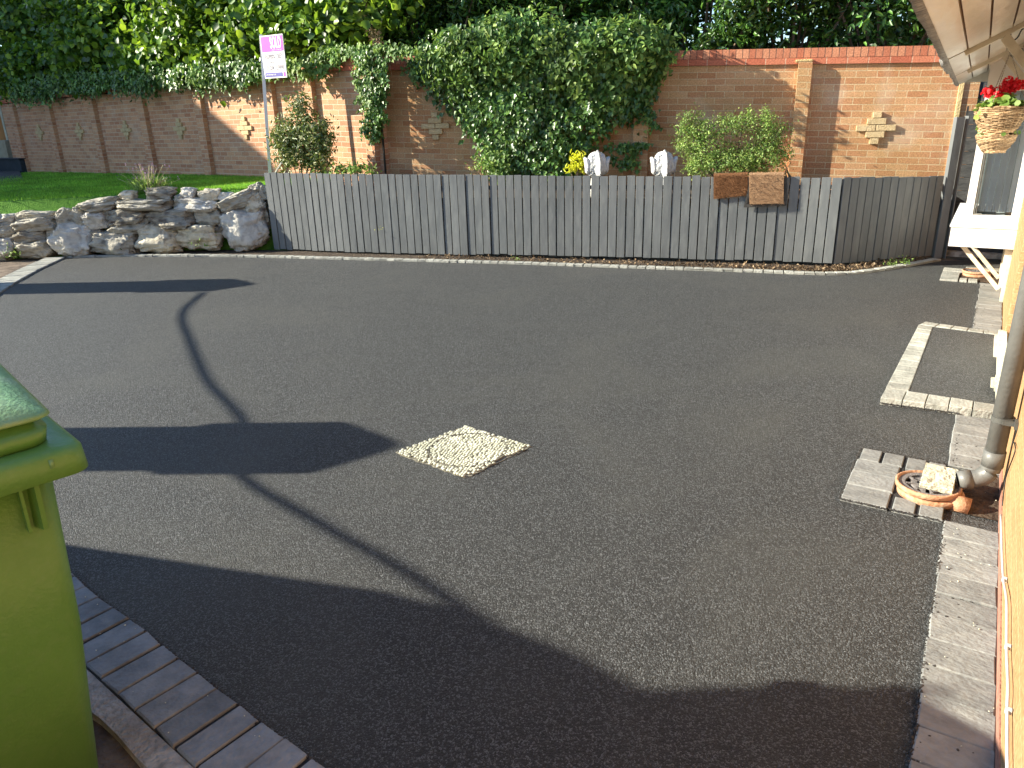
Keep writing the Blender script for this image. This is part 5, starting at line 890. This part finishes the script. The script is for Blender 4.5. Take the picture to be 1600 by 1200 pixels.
weed(318, 383, 0.15, 0.07, 60, 'shrublight', 'green weed on the boulder foot near the drive corner', line=((-8.386, 6.9), (-11.55, 4.82))); weed(328, 370, 0.2, 0.05, 26, 'shrublight', 'small weed growing between two buff boulders', line=((-8.386, 6.9), (-11.55, 4.82))); weed(20, 398, 0.1, 0.08, 90, 'shrublight', 'weed tuft at the far left foot of the stone wall', line=((-8.386, 6.9), (-11.55, 4.82))); weed(187, 390, 0.1, 0.05, 40, 'ivy', 'dark weed at the foot of the grey boulder', line=((-8.386, 6.9), (-11.55, 4.82)))
weed(594, 358, 0, 0.03, 10, 'yellow', 'thin yellow weed stem poking through the fence slats', line=((-7.107, 7.16), (-4.934, 7.74)))
lt = []
for k in range(2300):
    t = random.random() ** 0.8; i = min(int(t * 47) + 32, len(edge) - 2); q = edge[i] * (1 - (t * 47) % 1) + edge[i + 1] * ((t * 47) % 1); nn_ = offs([edge[i], edge[i + 1]], 1)[0] - edge[i]; q = q + nn_ * random.uniform(0.09, 0.34); lt.append((q[0], q[1], 0.01 + random.random() * 0.035))
lt = np.array(lt); tag(leaves('leaf_litter', lt, RNG.normal(size=lt.shape) + np.array((0, 0, 1)), RNG.normal(size=lt.shape), RNG.uniform(0.012, 0.04, len(lt)), M['deadleaf'], None, 0.6), kind='stuff')
bpts = offs(edge, 0.085); bpo = offs(edge, 0.5); bm = bmesh.new(); A = [bm.verts.new((*p, 0.008)) for p in bpts]; B = [bm.verts.new((*p, 0.012)) for p in bpo]
for i in range(len(A) - 1): bm.faces.new((A[i], A[i + 1], B[i + 1], B[i]))
fin(bm, 'soil_strip', M['soil'])['kind'] = 'structure'
# ------------------------------------------------------------------ trees behind the wall
def tree(c, h, blobs, n, size, m, label, nm, asp=0.6, cl=22, crr=0.15, shape='ovate', grp='trees behind the boundary wall', droop=-0.2):
    o = root(nm, (c[0], c[1], 0.7), label, 'tree', grp); bm = bmesh.new(); tube(bm, [(c[0], c[1], 0.6), (c[0] + 0.05, c[1], h * 0.4), (c[0] - 0.05, c[1] + 0.05, h * 0.55)], [0.12, 0.08, 0.03], 8)
    for b in blobs: tube(bm, [(c[0], c[1], 1.2), tuple((np.array(b[0]) + np.array((c[0], c[1], 1.4))) / 2), tuple(np.array(b[0]) - np.array((0, 0, 0.2)))], [0.04, 0.02, 0.006], 5)
    fin(bm, 'trunk', M['bark'], o); P, Nn = blobpts(blobs, n, (0.5, 1.02), cl, crr)
    leaves('crown', P, Nn, RNG.normal(size=P.shape) + np.array((0.25, -0.5, droop)), RNG.uniform(*size, len(P)), m, o, asp, 0.14, 0.12, shape)
def alongL(px, d): p = Lp(px, 200); return p - nL * d
def alongM(px, d): p = Mp(px, 180); return p - nM * d
names = ['farthest left, beside the timber fence', 'above the second and third cross motifs', 'above the fourth cross motif', 'directly left of the sale board', 'behind and right of the sale board']
for k, px in enumerate((40, 150, 262, 370, 500)):
    c = alongL(px, 0.75); bl = []
    for j in range(14): bl.append(((c[0] + random.uniform(-1.2, 1.2), c[1] + random.uniform(-0.55, 0.8), random.uniform(2.75, 5.3)), (0.75, 0.6, 0.6)))
    bl.append(((c[0], c[1] - 0.45, 2.85), (1.25, 0.6, 0.42))); bl.append(((c[0] + 0.6, c[1] - 0.5, 3.2), (1.0, 0.6, 0.5))); bl.append(((c[0] - 0.6, c[1] - 0.5, 3.2), (1.0, 0.6, 0.5)))
    tree(c, 5, bl, 9500, (0.09, 0.15), M['hazel'], 'broad-leaved green tree overhanging the brick wall, ' + names[k], 'hazel_tree', 0.85, shape='round', crr=0.15)
names = ['right of the dead flower stalks', 'behind the left part of the ivy mass', 'behind the right part of the ivy mass', 'over the left start of bare coping', 'above the pilaster of the bare coping', 'next to the porch canopy edge']
for k, px in enumerate((640, 780, 930, 1080, 1230, 1390)):
    c = alongM(px, 0.95); bl = []
    for j in range(14): bl.append(((c[0] + random.uniform(-0.95, 0.95), c[1] + random.uniform(-0.25, 0.7), random.uniform(2.45, 4.2)), (0.6, 0.5, 0.5)))
    bl.append(((c[0], c[1] - 0.1, 2.62), (1.0, 0.5, 0.35)))
    tree(c, 4.5, bl, 9000, (0.07, 0.125), M['laurel'], 'dark glossy evergreen behind the tall wall, ' + names[k], 'laurel_tree', 0.42, crr=0.11)
# leaves tumbling over the front of the lower wall
tp_ = root('wall_top_creeper', (-14, 9, 2.4), 'dense small-leaved creeper draping the top of the lower brick wall left of the sale board', 'creeper')
wallfoliage([(12, 128), (60, 126), (150, 118), (300, 110), (405, 100), (405, 112), (380, 126), (330, 128), (300, 134), (262, 130), (230, 140), (175, 138), (140, 146), (90, 152), (50, 160), (15, 158)], 5200, LL, nL, lambda x, y: 0.26, (0.05, 0.085), M['ivy'], 'foliage', tp_, crr=0.06)
wallfoliage([(230, 118), (300, 112), (405, 104), (480, 100), (505, 100), (500, 118), (470, 112), (440, 112), (400, 120), (340, 128), (300, 132), (260, 125)], 1700, LL, nL, lambda x, y: 0.28, (0.05, 0.085), M['ivylight'], 'pale_growth', tp_, crr=0.05)
# dead flower stalks
dc = PL(585, 78, ((-8.6, 8.75), (-7.2, 8.6))); dd = root('dead_flower_stalks', tuple(dc), 'pale brown dead flower spikes sticking up behind the wall top', 'plant'); bm = bmesh.new(); P = []
for k, (x, y) in enumerate(((571, 22), (577, 30), (588, 35), (582, 45), (592, 48))):
    t = PL(x, y, ((-8.6, 8.75), (-7.2, 8.6))); tube(bm, [dc, t], 0.006, 4); P.append(t + RNG.normal(size=(90, 3)) * np.array((0.03, 0.03, 0.0)) + np.array((0.0, 0, -1.0)) * RNG.random((90, 1)) * 0.26 * np.array((0, 0, 1)))
fin(bm, 'stalk', M['drystem'], dd); P = np.concatenate(P); leaves('seed_head', P, RNG.normal(size=P.shape), RNG.normal(size=P.shape), RNG.uniform(0.015, 0.035, len(P)), mat('dead_flower', (0.3, 0.2, 0.13), (0.5, 0.36, 0.25), 20, 0.9), dd, 0.6)
# woodland mass beyond
bl = []
for k in range(46):
    t = k / 45; x = -27 + t * 33; bl.append(((x, 13.5 + 0.10 * (x + 14) + random.uniform(-0.6, 1.8), random.uniform(2.0, 6.5) if x > -17 else random.uniform(1.5, 5.3)), (1.7, 1.3, 1.5)))
P, Nn = blobpts(bl, 52000, (0.5, 1.0), 30, 0.3); tag(leaves('woodland', P, Nn, RNG.normal(size=P.shape) + np.array((0, -0.5, -0.3)), RNG.uniform(0.14, 0.24, len(P)), M['wood_far'], None, 0.7, 0.14, 0.1, 'round'), kind='stuff')
sheet('woodland_floor', [(-60, 9.9, 0.7), (-21.6, 9.95, 0.7), (-7.5, 8.9, 0.7), (0.2, 11.1, 0.7), (20, 16, 0.7), (20, 24, 3.5), (-60, 24, 3.5)], None, M['soil'])
